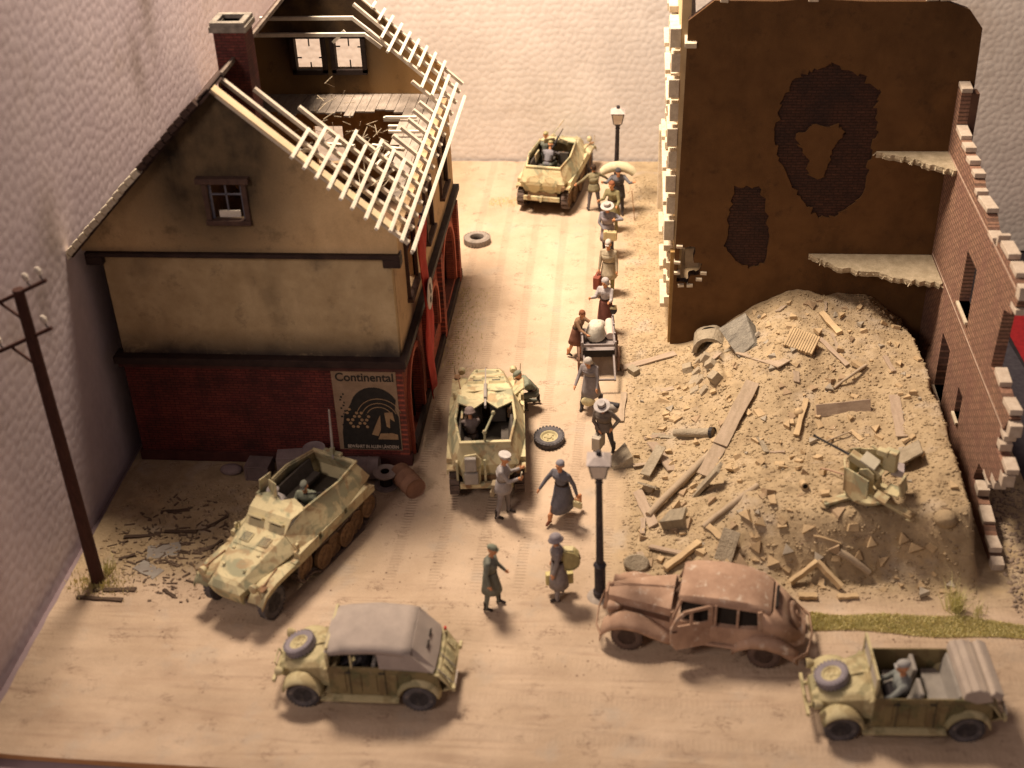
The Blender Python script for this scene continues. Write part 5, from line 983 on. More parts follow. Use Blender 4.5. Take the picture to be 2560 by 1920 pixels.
# mattress carrier
l=P(12.15,15.15); t,_=person('dark clad refugee bent under a rolled pale mattress near the rear street lamp',l,0,dict(top=cloth('slate_jacket',(.16,.16,.18)),legs=dkc),dict(la=(40,40,80),ra=(40,40,80),lean=14,bend=12,lh=10,lk=8,rh=-8,rk=8,head=(12,0)),hair=dkc,coat=(dkc,.34,1.1),group=G,scale=1.08)
n=thing('mattress_roll','cream rolled mattress arched over the shoulders of the far dark clad refugee','mattress',wpt(l,0,Vector((0,-.05,1.66)),1.05)); MB().tube([(-.58,-.08,-.14),(-.44,-.05,-.05),(-.24,.0,.02),(0,.0,.05),(.24,.0,.02),(.44,-.05,-.07),(.56,-.08,-.18)],[.12,.16,.18,.185,.18,.16,.12],12).build('mattress_body',mat('mattress_ticking',(.56,.51,.35),(.44,.40,.28),6),n,smooth=True)
n=thing('walking_stick','thin wooden walking stick leaning beside the mattress carrier','stick',(12.75,14.5,gz(12.75,14.5))); MB().tube([(0,0,0),(-.12,.3,1.0)],.018,6).build('stick_shaft',mat('tool_wood',(.28,.17,.09),(.18,.1,.06),5),n)
# small soldier pointing
l=P(11.30,15.3); person('small soldier in olive jacket spreading his arms toward the far half-track',l,200,dict(top=cloth('olive_jacket',(.24,.21,.13)),legs=cloth('grey_trousers',(.16,.15,.17)),boots=1),dict(la=(10,50,30),ra=(10,55,20),lh=6,lk=2,rh=-6,rk=4,spread=7,head=(0,0)),hair=hairb,coat=(cloth('olive_jacket',(.24,.21,.13)),.12,.9),group=S,scale=1.0)
# crews (sitting in vehicles)
def veh(T,v): return T.matrix_basis@Vector(v)
def seat(T,v,label,C,pose,hat,fdeg=180,sc=1.0):
    w_=veh(T,v); f=math.degrees(T.rotation_euler.z)+fdeg
    return person(label,(w_.x,w_.y,w_.z),f,C,dict(dict(lh=85,lk=85,rh=80,rk=80,pz=.12),**pose),hat=hat,seated=True,group='vehicle crews',scale=sc)
seat(kB,(-.30,.06,.60),'driver in grey blue tunic and pale cap at the wheel of the open car',dict(top=cloth('grey_blue_tunic',(.27,.29,.28)),legs=fg),dict(la=(42,8,30),ra=(45,6,28),head=(10,0),lean=-2),('sidecap',cloth('pale_grey_cap',(.46,.45,.44))),sc=1.16)
seat(kA,(-.33,-.06,.60),'driver in dark coat half hidden under the grey canvas roof',dict(top=dkc,legs=dkc),dict(la=(42,8,30),ra=(45,6,28)),('sidecap',ltg))
seat(hA,(.28,-.35,.92),'crewman in grey smock bending inside the front half-track',dict(top=ltg,legs=fg),dict(la=(40,15,40),ra=(35,20,45),lean=10,bend=20),('helmet',ltg),150)
seat(hA,(-.20,-.60,1.0),'crewman in mottled tunic standing low inside the front half-track',dict(top=fg2,legs=fg),dict(la=(50,15,20),ra=(35,20,25),lean=6,bend=10),('sidecap',fg),200)
seat(hB,(-.38,-.85,.86),'helmeted driver in the dark well of the middle half-track',dict(top=cloth('brown_grey_tunic',(.20,.16,.15)),legs=dkc),dict(la=(45,12,30),ra=(45,10,30),head=(14,0)),('helmet',cloth('brown_helmet',(.26,.20,.19))),190)
seat(hC,(-.20,-.65,1.0),'grey clad gunner leaning forward in the far half-track',dict(top=cloth('blue_grey_jacket',(.24,.23,.26)),legs=fg),dict(la=(60,15,20),ra=(60,15,20),lean=18,bend=14),('sidecap',cloth('yellowish_cap',(.42,.38,.2))),170)
seat(hC,(-.45,.10,1.05),'driver with yellowish cap at the front left of the far half-track',dict(top=fg,legs=fg),dict(la=(45,12,30),ra=(45,10,30)),('sidecap',cloth('yellowish_cap',(.42,.38,.2))),180)
# ---------------------------------------------------------------- street furniture
def street_lamp(label,x,y,h,lean=(0,0)):
    z0=gz(x,y); T=thing('street_lamp',label,'street lamp',(x,y,z0-.01),0,'old street lamps',rot=(rad(lean[0]),rad(lean[1]),0))
    bk='black'
    MB().lathe([(.30,0),(.30,.03),(.24,.07),(.10,.10),(.001,.10)],(0,0,0),20).build('base_plate',mat('dusty_base',(.40,.34,.30),(.28,.24,.21),5),T,smooth=True)
    MB().lathe([(.15,.06),(.16,.20),(.125,.24),(.125,.92),(.15,.95),(.12,1.0),(.08,1.03)],(0,0,0),16).build('pedestal',bk,T,smooth=True)
    MB().lathe([(.088,.98),(.070,h-.85),(.09,h-.82),(.065,h-.78),(.10,h-.70),(.15,h-.66),(.15,h-.63),(.001,h-.63)],(0,0,0),14).build('post',bk,T,smooth=True)
    g=MB().loft([[(s*a,t*a,h-.63) for s,t in ((-1,-1),(1,-1),(1,1),(-1,1)) for a in (.135,)],[(s*a,t*a,h-.24) for s,t in ((-1,-1),(1,-1),(1,1),(-1,1)) for a in (.205,)]]).build('lantern_glass','glass',T)
    f=MB()
    for s,t in ((-1,-1),(1,-1),(1,1),(-1,1)): f.bar((s*.138,t*.138,h-.63),(s*.21,t*.21,h-.24),.02,.02)
    for a,z in ((.213,h-.24),): f.bar((-a,-a,z),(a,-a,z),.03,.035).bar((-a,a,z),(a,a,z),.03,.035).bar((-a,-a,z),(-a,a,z),.03,.035).bar((a,-a,z),(a,a,z),.03,.035)
    f.build('lantern_frame',bk,T)
    MB().loft([[(s*.26,t*.26,h-.22) for s,t in ((-1,-1),(1,-1),(1,1),(-1,1))],[(s*.10,t*.10,h-.10) for s,t in ((-1,-1),(1,-1),(1,1),(-1,1))]]).build('lantern_roof',mat('dusty_lamp_roof',(.52,.46,.44),(.38,.33,.32),5),T,bevel=.01)
    MB().lathe([(.06,h-.10),(.06,h-.02),(.045,h),(.001,h+.005)],(0,0,0),12).build('chimney_vent',bk,T,smooth=True)
    return T
street_lamp('nearest black street lamp standing before the wrecked saloon car',12.15,-4.80,4.05,(0,-.6))
street_lamp('far black street lamp at the end of the street before the foam backdrop',12.05,15.75,3.75,(0,1))
# telephone pole
T=thing('telephone_pole','leaning brown telephone pole with pale insulators at the left foam board','telephone pole',(.50,-4.86,-.02),0)
WD=mat('pole_wood',(.085,.035,.028),(.05,.022,.018),4,.8,.5,20,stretch=(5,5,1))
MB().tube([(0,0,0),(.0,0,4),(-.02,0,7.75)],[.155,.135,.115],12).build('pole_shaft',WD,T,smooth=True)
ins=mat('insulator_porcelain',(.72,.66,.58),(.6,.54,.47),6,.35)
for z,xa,xb,dz in ((7.62,-.75,.62,.55),(6.55,-.78,.48,.50)):
    arm=MB().bar((xa,0,z-dz*.55),(xb,0,z+dz*.62),.07,.07).build('crossarm',WD,T)
    MB().bar((xa*.62,0,z-dz*.36),(-.03,0,z-.62),.045,.045).build('brace',WD,T)
    for x in ([xa+.06,xa+.30,xb-.34,xb-.04] if z>7 else [xa+.12,xb-.05]):
        zz=z+(x-xa)/(xb-xa)*dz*1.17-dz*.55
        MB().tube([(0,0,0),(-.06,0,.05),(-.06,0,.14)],.018,6).build('insulator_pin','black',arm,loc=(x,0,zz+.02)); MB().lathe([(.03,0),(.06,.02),(.055,.06),(.07,.08),(.06,.13),(.035,.17),(.001,.18)],(0,0,0),12).build('insulator',ins,arm,smooth=True,loc=(x-.06,0,zz+.14),rot=(0,rad(-14),0))
# loose wheels on the road
def loose_tyre(label,x,y,r,rz,rim):
    T=thing('loose_wheel',label,'wheel',(x,y,gz(x,y)+.11),rad(rz),'loose vehicle wheels lying on the ground',rot=(rad(5),rad(-3),rad(rz))); w_=wheel(T,0,0,0,r,.22,'tyre',rim,1,True); w_.name='tyre'; return T
loose_tyre('spare wheel with pale yellow rim lying flat right of the middle half-track',10.62,1.18,.40,20,mat('pale_rim',(.50,.44,.26),(.4,.34,.2),5))
T=thing('loose_wheel','grey dusty tyre lying beside the far corner of the workshop house','tyre',(7.42,12.75,gz(7.42,12.75)+.12),0,'loose vehicle wheels lying on the ground')
tt=MB().lathe([(.24,-.11),(.36,-.13),(.44,-.08),(.45,0),(.44,.08),(.36,.13),(.24,.11),(.22,0),(.24,-.11)],(0,0,0),26); 
for k in range(26): a=2*pi*k/26; tt.box((math.cos(a)*.445,math.sin(a)*.445,0),(.03,.06,.2),(0,0,a))
tt.build('tyre',mat('dusty_tyre',(.30,.26,.23),(.2,.17,.15),5),T,smooth=True)
# handcart
cx_,cy_=11.78,5.05; T=thing('handcart','grey wooden handcart with spoked wheels in the refugee line','handcart',(cx_,cy_,gz(cx_,cy_)),rad(4))
GW=mat('weathered_grey_wood',(.30,.26,.25),(.20,.17,.17),3,.9,.5,14,stretch=(1,5,5))
MB().box((0,.25,.62),(.90,1.5,.06)).build('cart_floor',GW,T)
for s in (-1,1):
    for z in (.78,.98): MB().box((s*.45,.25,z),(.045,1.55,.09)).build('side_board',GW,T)
    for y in (-.5,.0,.5,1.0): MB().box((s*.47,y,.84),(.05,.07,.48)).build('stake',GW,T)
    MB().box((s*.42,-.95,.55),(.05,1.1,.06),(rad(14),0,0)).build('shaft',GW,T)
    for y,r in ((.75,.30),(-.25,.36)):
        w_=MB().lathe([(r-.05,-.03),(r,-.03),(r,.03),(r-.05,.03),(r-.05,-.03)],(0,0,0),24,'x')
        w_.lathe([(.001,-.06),(.06,-.06),(.06,.06),(.001,.06)],(0,0,0),10,'x')
        for k in range(10): a=2*pi*k/10; w_.bar((0,0,0),(0,math.cos(a)*(r-.03),math.sin(a)*(r-.03)),.025,.03)
        w_.build('cart_wheel',mat('rusty_iron_wheel',(.22,.12,.08),(.13,.075,.05),5),T,loc=(s*.56,y,r))
MB().box((0,-.50,.96),(.96,.05,.08)).build('end_rail',GW,T); MB().box((0,-.52,.70),(.9,.04,.2)).build('end_board','dark',T); MB().box((0,-1.45,.42),(.9,.05,.05)).build('pull_bar',GW,T)
n=thing('sack','plump white sack loaded on the handcart','sack',(cx_-.08,cy_+.35,gz(cx_,cy_)+.66),rad(4),'loads on the handcart'); MB().loft([[(x*(1.0-.12*k*(k>1)),y*(1.0-.1*k*(k>1)),z) for x,y in [(.30*math.cos(a),.36*math.sin(a)) for a in [2*pi*i/16 for i in range(16)]]] for k,z in enumerate((0,.22,.45,.58))]).build('sack_body',mat('white_sack',(.62,.59,.50),(.48,.45,.38),5,.9,.6,8,.03),n,smooth='all',sub=1)
n=thing('bundle','pinkish white rolled bundle leaning on the right rear of the handcart','bundle',(cx_+.32,cy_+.62,gz(cx_,cy_)+.66),rad(4),'loads on the handcart'); MB().tube([(0,-.3,.12),(0,.0,.16),(0,.42,.2)],[.12,.16,.12],12).build('bundle_roll',mat('pinkish_cloth',(.66,.54,.47),(.54,.42,.36),5),n,smooth=True)
n=thing('pillow','small white pillow on top of the load at the back of the handcart','pillow',(cx_-.02,cy_+.85,gz(cx_,cy_)+.78),rad(4),'loads on the handcart'); MB().ell((0,0,.10),(.22,.16,.12),12).build('pillow_body',whc,n,smooth='all')
# junk by the brick wall
def crate(label,x,y,sz,rz,m_,rot=None,z=0):
    T=thing('crate',label,'crate',(x,y,gz(x,y)+z),rad(rz),'junk along the foot of the brick wall',rot=rot); a,b_,c=sz
    MB().box((0,0,c/2),(a*.96,b_*.96,c*.98)).build('crate_core',m_,T)
    for s in (-1,1):
        for t in (-1,1): MB().box((s*a*.47,t*b_*.47,c/2),(a*.09,b_*.09,c)).build('corner_batten',m_,T)
        MB().box((0,s*b_*.48,c*.85),(a,.03,c*.14)).box((0,s*b_*.48,c*.14),(a,.03,c*.14)).build('batten',m_,T)
    MB().box((0,0,c+.01),(a*1.02,b_*1.02,.035)).build('crate_lid',m_,T,bevel=.01)
lc=mat('lilac_grey_box',(.28,.22,.22),(.20,.155,.16),3); bc=mat('brown_box',(.26,.16,.11),(.18,.11,.08),3)
crate('lowest leftmost lilac grey crate at the foot of the brick wall',3.28,-.62,(.62,.50,.42),-3,mat('dark_crate',(.20,.15,.15),(.13,.10,.10),3))
crate('taller lilac grey crate standing right of the leftmost crate at the brick wall',4.15,-.65,(.66,.42,.72),8,lc)
T=thing('oil_drum','dusty oil drum upright against the brick wall behind the front half-track','oil drum',(4.78,-.62,gz(4.78,-.62)),0,'drums along the brick wall')
MB().lathe([(.001,.03),(.27,.03),(.29,0),(.29,.28),(.305,.30),(.29,.32),(.29,.62),(.305,.64),(.29,.66),(.29,.92),(.27,.90),(.001,.88)],(0,0,0),24).build('drum_shell',mat('lilac_grey_drum',(.30,.25,.25),(.2,.16,.17),3,.6),T,smooth=True); MB().lathe([(.17,.885),(.19,.90),(.19,.885)],(0,0,0),20).build('drum_ring',MC['lilac_grey_drum'],T)
def lying_drum(label,x,y,L,r,rz,m_,tilt=0):
    T=thing('oil_drum',label,'oil drum',(x,y,gz(x,y)+r),0,'drums along the brick wall',rot=(0,rad(tilt),rad(rz)))
    MB().lathe([(.001,-L/2+.02),(r*.92,-L/2+.02),(r,-L/2),(r,-L/6),(r*1.05,-L/6+.02),(r,-L/6+.04),(r,L/6),(r*1.05,L/6+.02),(r,L/6+.04),(r,L/2),(r*.92,L/2-.02),(.001,L/2-.02)],(0,0,0),24,'x').build('drum_shell',m_,T,smooth=True)
lying_drum('ribbed grey drum lying along the wall between half-track and cable reel',5.98,-.60,.85,.29,2,MC['lilac_grey_drum'])
lying_drum('rust brown drum tipped over at the house corner',7.20,-1.05,.86,.28,-52,mat('rust_brown_drum',(.26,.14,.09),(.17,.09,.06),3))
T=thing('cable_reel','round wooden cable reel standing on its flange under the tyre poster','cable reel',(6.62,-.92,gz(6.62,-.92)),0)
for z in (.03,.42): MB().lathe([(.001,z-.025),(.31,z-.025),(.31,z+.025),(.001,z+.025)],(0,0,0),24).build('flange',mat('reel_wood',(.34,.28,.27),(.24,.2,.19),4),T)
MB().lathe([(.16,.05),(.16,.40)],(0,0,0),20).build('reel_core',MC['dark_interior'] if 'dark_interior' in MC else K('dark'),T); MB().lathe([(.09,.447),(.11,.455),(.11,.447)],(0,0,0),16).lathe([(.001,.46),(.03,.455)],(0,0,0),8).build('hub_ring',K('dark'),T)
n=thing('tarpaulin_sack','dark crumpled sack between the wall crate and the front half-track','sack',(2.5,-.55,gz(2.5,-.55)),0); MB().ell((0,0,.10),(.3,.2,.14),12).build('sack_body',lc,n,smooth='all')

# ---------------------------------------------------------------- rubble on the mound
def slope_rot(x,y,spin,tilt=0):
    e=.12; dzx=(gz(x+e,y)-gz(x-e,y))/(2*e); dzy=(gz(x,y+e)-gz(x,y-e))/(2*e); n=Vector((-dzx,-dzy,1)).normalized()
    return (n.to_track_quat('Z','Y').to_matrix()@Euler((rad(tilt),0,rad(spin))).to_matrix()).to_euler()
def rub(name,label,cat,x,y,build,spin=0,tilt=0,dz=0,group=None,rot=None):
    T=build; T.location=(x,y,gz(x,y)+dz); T.rotation_euler=rot or slope_rot(x,y,spin,tilt); tag(T,label,cat,group); T.name=name; return T
def board(L,w_,t,m_,bev=.006,bend=0):
    n=5; b=MB(); b.loft([[(-L/2+L*i/n,-w_/2+.01*math.sin(i*2.3),-t/2+bend*math.sin(pi*i/n)),(-L/2+L*i/n,w_/2+.012*math.sin(i*1.7),-t/2+bend*math.sin(pi*i/n)),(-L/2+L*i/n,w_/2+.012*math.sin(i*1.7),t/2+bend*math.sin(pi*i/n)),(-L/2+L*i/n,-w_/2+.01*math.sin(i*2.3),t/2+bend*math.sin(pi*i/n))] for i in range(n+1)]); return b.build('board',m_,None,bevel=bev)
def wedge(a,b_,c,m_):  # slanted masonry wedge
    return MB().add([(0,-b_/2,0),(a,-b_*.35,0),(a*.95,b_*.4,0),(0,b_/2,0),(0,-b_/2,c),(a,-b_*.3,c*.25),(a*.9,b_*.35,c*.3),(0,b_/2,c*.9)],[(0,3,2,1),(4,5,6,7),(0,1,5,4),(1,2,6,5),(2,3,7,6),(3,0,4,7)]).build('wedge',m_,None,bevel=.01)
pk,pp,cc_=K('plank'),K('plankp'),K('concrete')
def ang(a,b_): return math.degrees(math.atan2(b_[1]-a[1],b_[0]-a[0]))
def pl2(name,label,cat,a,b_,w_,t,m_,dz=.06,tilt=0,bend=0,ex=1.0,group='planks and beams on the rubble mound',za=None,zb=None,mk=None):
    za=gz(*a)+dz if za is None else za; zb=gz(*b_)+dz if zb is None else zb
    A=Vector((a[0],a[1],za)); B=Vector((b_[0],b_[1],zb)); d=B-A; L=d.length*ex
    o=mk(L) if mk else board(L,w_,t,m_,bend=bend)
    x=d.normalized(); z=Vector((0,0,1)); y=z.cross(x).normalized(); z=x.cross(y); R3=Matrix((x,y,z)).transposed()@Euler((rad(tilt),0,0)).to_matrix()
    o.location=(A+B)/2; o.rotation_euler=R3.to_euler(); o.name=name; tag(o,label,cat,group); return o
pl2('plank','wide pinkish plank lying level across the upper middle of the mound','plank',(15.69,3.69),(16.7,2.3),.42,.04,pp,.10,8)
pl2('plank','longest pinkish plank running down the mound from its centre','plank',(15.88,1.95),(15.0,.15),.36,.04,pp,.16,-6)
pl2('plank','lower continuation plank half buried in rubble below the longest plank','plank',(15.0,.2),(14.55,-1.0),.34,.04,pp,.09,-10)
pl2('beam','square beam at the top rear of the mound','beam',(17.93,4.95),(18.30,3.9),.16,.12,K('chip'),.05,20)
pl2('shelf_board','tilted shelf board heaped with fine gravel in the middle of the mound','board',(17.4,.86),(18.75,1.02),.05,.32,pk,.12,-25)
pl2('plank','long upright plank near the right edge of the mound','plank',(19.37,1.4),(19.31,-.3),.26,.03,pk,.05,5)
pl2('plank','narrow plank lying behind the anti-aircraft gun','plank',(19.35,2.95),(19.5,2.35),.12,.06,pk,.05)
pl2('plank','thin stick like plank leaning left of the anti-aircraft gun','plank',(17.18,1.25),(16.86,.2),.13,.05,K('chip'),.07)
pl2('plank','dark edged loose plank lying right of the ribbed panel','plank',(17.74,3.63),(18.36,2.58),.12,.05,pk,.06,15)
pl2('beam','short square beam on the lower left slope above the wrecked car','beam',(13.60,-3.97),(14.40,-3.20),.15,.12,K('chip'),.10)
pl2('plank','flat grey plank edge on the lower left slope behind the street lamp','plank',(13.25,-3.15),(14.0,-3.45),.20,.05,pk,.08,-20)
pl2('plank','low plank lying between the handcart and the arch fragment','plank',(12.43,4.75),(14.0,5.6),.20,.05,pk,.06,6)
pl2('plank','small plank lying right of the figure in the grey coat','plank',(12.55,3.5),(12.48,2.1),.16,.04,pp,.05)
pl2('plank','broad pale plank leaning on rubble right of the brown suited man','plank',(13.30,.95),(13.85,-.15),.30,.05,pk,.16,-15,zb=.12)
pl2('plank','grey slab like plank left of the large pole, near the front lamp','plank',(12.95,-1.0),(13.35,-2.4),.24,.05,pk,.07,25)
def round_(L,r0,r1,m_): 
    b=MB().tube([(-L/2,0,0),(-L/4,.01,.02),(0,-.01,.03),(L/4,0,.02),(L/2,0,0)],[r0,r0*1.03,(r0+r1)/2,r1,r1*.9],10); return b.build('log',m_,None,smooth=True)
pw=mat('dusty_log',(.44,.35,.25),(.33,.26,.19),3,.9,.5,16,stretch=(1,5,5))
pl2('log','longest round log slanting across the lower left of the mound','log',(13.22,-2.05),(14.75,.0),0,0,0,.12,mk=lambda L:round_(L,.09,.10,pw),group='round logs and pipes in the rubble')
pl2('log','half buried round log below the centre of the mound','log',(14.5,-2.85),(15.75,-2.2),0,0,0,.07,mk=lambda L:round_(L,.07,.08,pw),group='round logs and pipes in the rubble')
pl2('log','thin bent branch at the upper right of the mound','branch',(17.93,1.74),(18.82,2.52),0,0,0,.06,mk=lambda L:round_(L,.035,.045,pw),group='round logs and pipes in the rubble')
pl2('log','broken round log stub buried near the front foot of the mound','log',(17.45,-3.85),(18.15,-4.0),0,0,0,.12,mk=lambda L:round_(L,.09,.08,pw),group='round logs and pipes in the rubble')
def pipe_(L): 
    o=MB().tube([(-L/2,0,0),(L/2,0,0)],[.10,.13],14).build('pipe',K('concrete'),None,smooth=True); MB().lathe([(.10,L/2-.02),(.135,L/2),(.15,L/2+.04),(.15,L/2-.06)],(0,0,0),14,'x').build('pipe_collar',K('steel'),o); return o
pl2('drain_pipe','pale drain pipe with dark collar on the left flank of the mound','pipe',(13.9,1.35),(14.85,.85),0,0,0,.14,mk=pipe_,zb=.62,group='round logs and pipes in the rubble')
pl2('iron_rod','thin dark iron rod sticking out left of the anti-aircraft gun','rod',(17.25,-1.55),(17.85,-2.1),0,0,0,.12,mk=lambda L:round_(L,.02,.02,K('rust')),group='round logs and pipes in the rubble')
pl2('iron_rod','thin straw coloured rod above the anti-aircraft gun','rod',(17.5,-.1),(18.2,.2),0,0,0,.08,mk=lambda L:round_(L,.02,.018,pw),group='round logs and pipes in the rubble')
pl2('stick','slender stick lying along the front slope of the mound','stick',(16.9,-3.6),(17.5,-3.75),0,0,0,.06,mk=lambda L:round_(L,.025,.02,K('chip')),group='round logs and pipes in the rubble')
# angle iron shape in front, leaning boards
o=pl2('bent_board','left arm of the roof shaped pair of boards behind the wrecked car','board',(16.40,-4.25),(17.0,-3.95),.10,.14,K('chip'),.10,0,zb=.50); o=pl2('bent_board','right arm of the roof shaped pair of boards behind the wrecked car','board',(16.98,-3.95),(17.5,-4.40),.10,.14,K('chip'),.10,0,za=.50)
pl2('board_end','short pale board end at the tail of the wrecked car','board',(16.55,-4.62),(16.95,-4.62),.15,.10,K('chip'),.05)
pl2('board_end','short pale board end lying right of the roof shaped boards','board',(17.40,-4.62),(17.85,-4.55),.13,.07,K('chip'),.05)
# masonry
bs=mat('layered_slate_block',(.34,.31,.26),(.16,.145,.125),2,.95,1.0,9,.08,stretch=(1,1,9))
rub('masonry_wedge','largest layered grey masonry wedge at the top left of the mound','masonry block',15.85,4.75,wedge(1.35,.85,.62,bs),12,0,.02,'masonry blocks on the mound')
o=MB()
for i in range(12): o.box((-.36+.066*i,0,.0),(.05,.62+RND.uniform(-.03,.03),.10))
o.box((0,0,-.04),(.80,.58,.06)); rub('corrugated_sheet','tan ribbed sheet lying near the top of the mound','panel',17.2,3.15,o.build('p',K('chip'),None),-38,12,.10)
rub('slab','upright grey concrete slab right of the longest log','slab',14.72,-1.55,MB().box((0,0,.15),(.40,1.2,.09)).build('p',cc_,None,bevel=.01),-3,25,.10,'masonry blocks on the mound')
rub('slab','large tilted grey slab behind the anti-aircraft gun on its right','slab',19.25,-1.2,MB().add([(-.35,-.5,0),(.35,-.5,0),(.45,.45,.05),(-.3,.4,0),(-.35,-.5,.05),(.35,-.5,.05),(.45,.45,.1),(-.3,.4,.05)],[(0,3,2,1),(4,5,6,7),(0,1,5,4),(1,2,6,5),(2,3,7,6),(3,0,4,7)]).build('p',cc_,None,bevel=.01),20,18,.20,'masonry blocks on the mound')
rub('ribbed_block','grey block with curved ribs on the lower left of the mound','masonry block',13.85,-2.65,wedge(.65,.60,.36,mat('ribbed_stone',(.40,.34,.25),(.26,.22,.17),2,.95,.9,14,.05,stretch=(1,7,1))),150,0,.02,'masonry blocks on the mound')
rub('slab','thin square plate leaning on the lower centre slope of the mound','slab',15.05,-3.45,MB().box((0,0,.1),(.42,.75,.04)).build('p',cc_,None,bevel=.006),0,30,.08,'masonry blocks on the mound')
rub('slab','leaning grey plate beside the pipe on the left flank','slab',13.35,.05,MB().box((0,0,.14),(.26,1.05,.05)).build('p',cc_,None,bevel=.006),-38,12,.10,'masonry blocks on the mound')
rub('slab','wide weathered slab near the legs of the brown suited man','slab',12.75,.35,wedge(.55,.62,.42,cc_),-70,0,-.04,'masonry blocks on the mound')
rub('slab','small leaning plate between front lamp and longest log','slab',13.2,-1.0,MB().box((0,0,.12),(.5,.34,.05)).build('p',cc_,None,bevel=.006),30,38,.08,'masonry blocks on the mound')
o=MB().lathe([(.001,0),(.30,0),(.30,.16),(.26,.20),(.001,.20)],(0,0,0),20,'z',(1,.7)); rub('stone_drum','half round grey stone drum behind the wrecked car bonnet','stone',12.95,-3.75,o.build('p',cc_,None,smooth=True),0,0,.03,'masonry blocks on the mound',rot=(rad(40),0,0))
rub('boulder','round boulder on the front right shoulder of the mound','boulder',19.75,-3.45,MB().ell((0,0,.05),(.26,.22,.22),14).build('p',GM,None,smooth='all'),0,0,.02,'masonry blocks on the mound')
rub('stone_ball','small round stone in the hollow at the middle of the mound','stone',16.98,.9,MB().ell((0,0,.03),(.13,.12,.12),12).build('p',K('chip'),None,smooth='all'),0,0,.02,'masonry blocks on the mound')
rub('pipe_end','short open pipe end with dark mouth on the front slope','pipe',16.77,-2.35,(lambda o:(MB().lathe([(.001,-.005),(.06,-.005)],(0,0,0),12,'y').build('pipe_mouth_shade','dark',o,loc=(0,-.105,0)),o)[1])(MB().lathe([(.07,-.10),(.09,-.10),(.09,.10),(.07,.10)],(0,0,0),14,'y').build('p',K('chip'),None,smooth=True)),0,0,.08,'masonry blocks on the mound',rot=(rad(-12),0,rad(10)))  # dark disc over the closed pipe end paints the shade of an open mouth
# broken vault fragment with stone courses down its side
T=thing('vault_fragment','grey broken brick vault with a dark hollow, left of the mound top against the gable','vault',(14.95,5.35,gz(14.95,5.35)-.05),rad(-6))
ar=arc(0,.02,.46,0,180,12); ai=arc(0,.02,.32,180,0,12); MB().plate([(.46,-.1)]+ar+[(-.46,-.1),(-.32,-.1)]+ai+[(.32,-.1)],[],.75,lambda u,v,w:(u+.03*math.sin(v*9+w*5),w-.2,v*(1-.12*w)+.02*math.sin(u*13))).build('vault_shell',cc_,T,bevel=.01)
MB().plate([(.36,0)]+arc(0,.12,.36,0,180,12)+[(-.36,0)],[],.02,lambda u,v,w:(u,w+.35,v)).build('vault_shade_sheet','dark',T)  # dark sheet across the arch, shade of the hollow put into its colour
for k in range(9): a=rad(10+k*20); MB().box((.40*math.cos(a),-.23,.02+.40*math.sin(a)),(.16,.10,.12),(0,-a+pi/2,0)).build('vault_stone',cc_,T,bevel=.01)
for k,(x,y,w_,h) in enumerate([(14.35,4.55,.40,.34),(14.72,4.75,.28,.24),(14.62,4.2,.22,.26),(14.50,3.85,.42,.14),(14.68,3.5,.24,.22),(14.50,3.15,.30,.16),(14.75,2.85,.22,.20),(14.85,4.3,.26,.3),(14.95,3.6,.25,.35),(15.02,2.9,.3,.4)]):
    rub('masonry_block',['leftmost and widest','second highest','lowest left','flat wide','small middle','lower left flat','lowest small','upper right','middle right','lowest right'][k]+' squared stone fallen below the broken vault','masonry block',x,y,MB().box((0,0,h*.3),(w_,.30,h*.6),(0,rad(RND.uniform(-9,9)),0),(.90,.85)).build('p',mat('dusty_stone',(.42,.35,.25),(.30,.25,.19),3,.95,.8,12,.04),None,bevel=.012),RND.uniform(-14,14),0,-.06,'squared stones fallen below the vault')
rub('masonry_block','lone grey squared stone by the far pavement right of the handcart','masonry block',12.82,4.55,MB().box((0,0,.10),(.34,.22,.16)).build('p',cc_,None,bevel=.012),10,0,0,'masonry blocks on the mound')
# broken tan chips
chips=[(14.63,-2.14),(15.33,-2.87),(16.25,-3.21),(16.69,-3.51),(17.34,-3.31),(17.75,-3.52),(16.25,-3.72),(16.35,-3.9),(16.96,-3.87),(17.35,-3.8),(18.07,-3.69),(18.8,-3.55),(19.01,-3.65),(19.49,-3.7),(19.74,-4.3),(19.24,-4.3),(19.94,-4.3),(15.31,-3.91),(14.99,-4.2),(14.28,-3.44),(14.08,-2.63),(15.97,-2.44),(18.08,-3.15),(17.2,-2.72),(18.4,-3.85),(17.88,-3.85),(15.63,-3.53),(14.91,-3.45),(14.96,.48),(15.88,-1.04),(16.73,1.47),(17.69,1.73),(18.6,2.57),(18.9,4.13),(19.29,3.33),(16.02,1.05),(18.2,2.12),(15.46,1.31),(16.08,.09),(13.67,-1.35),(13.11,-2.69),(13.22,-.9),(14.21,2.6),(13.47,3.05)]
R2=random.Random(5)
while len(chips)<290:
    x=R2.uniform(12.8,20.2); y=R2.uniform(-4.3,5.9)
    if math.hypot(x-18.2,y+2.9)<1.15 or (x<14.2 and y>4.6): continue
    if x<13.6 and R2.random()<.5: continue
    chips.append((x,y))
protos=[]
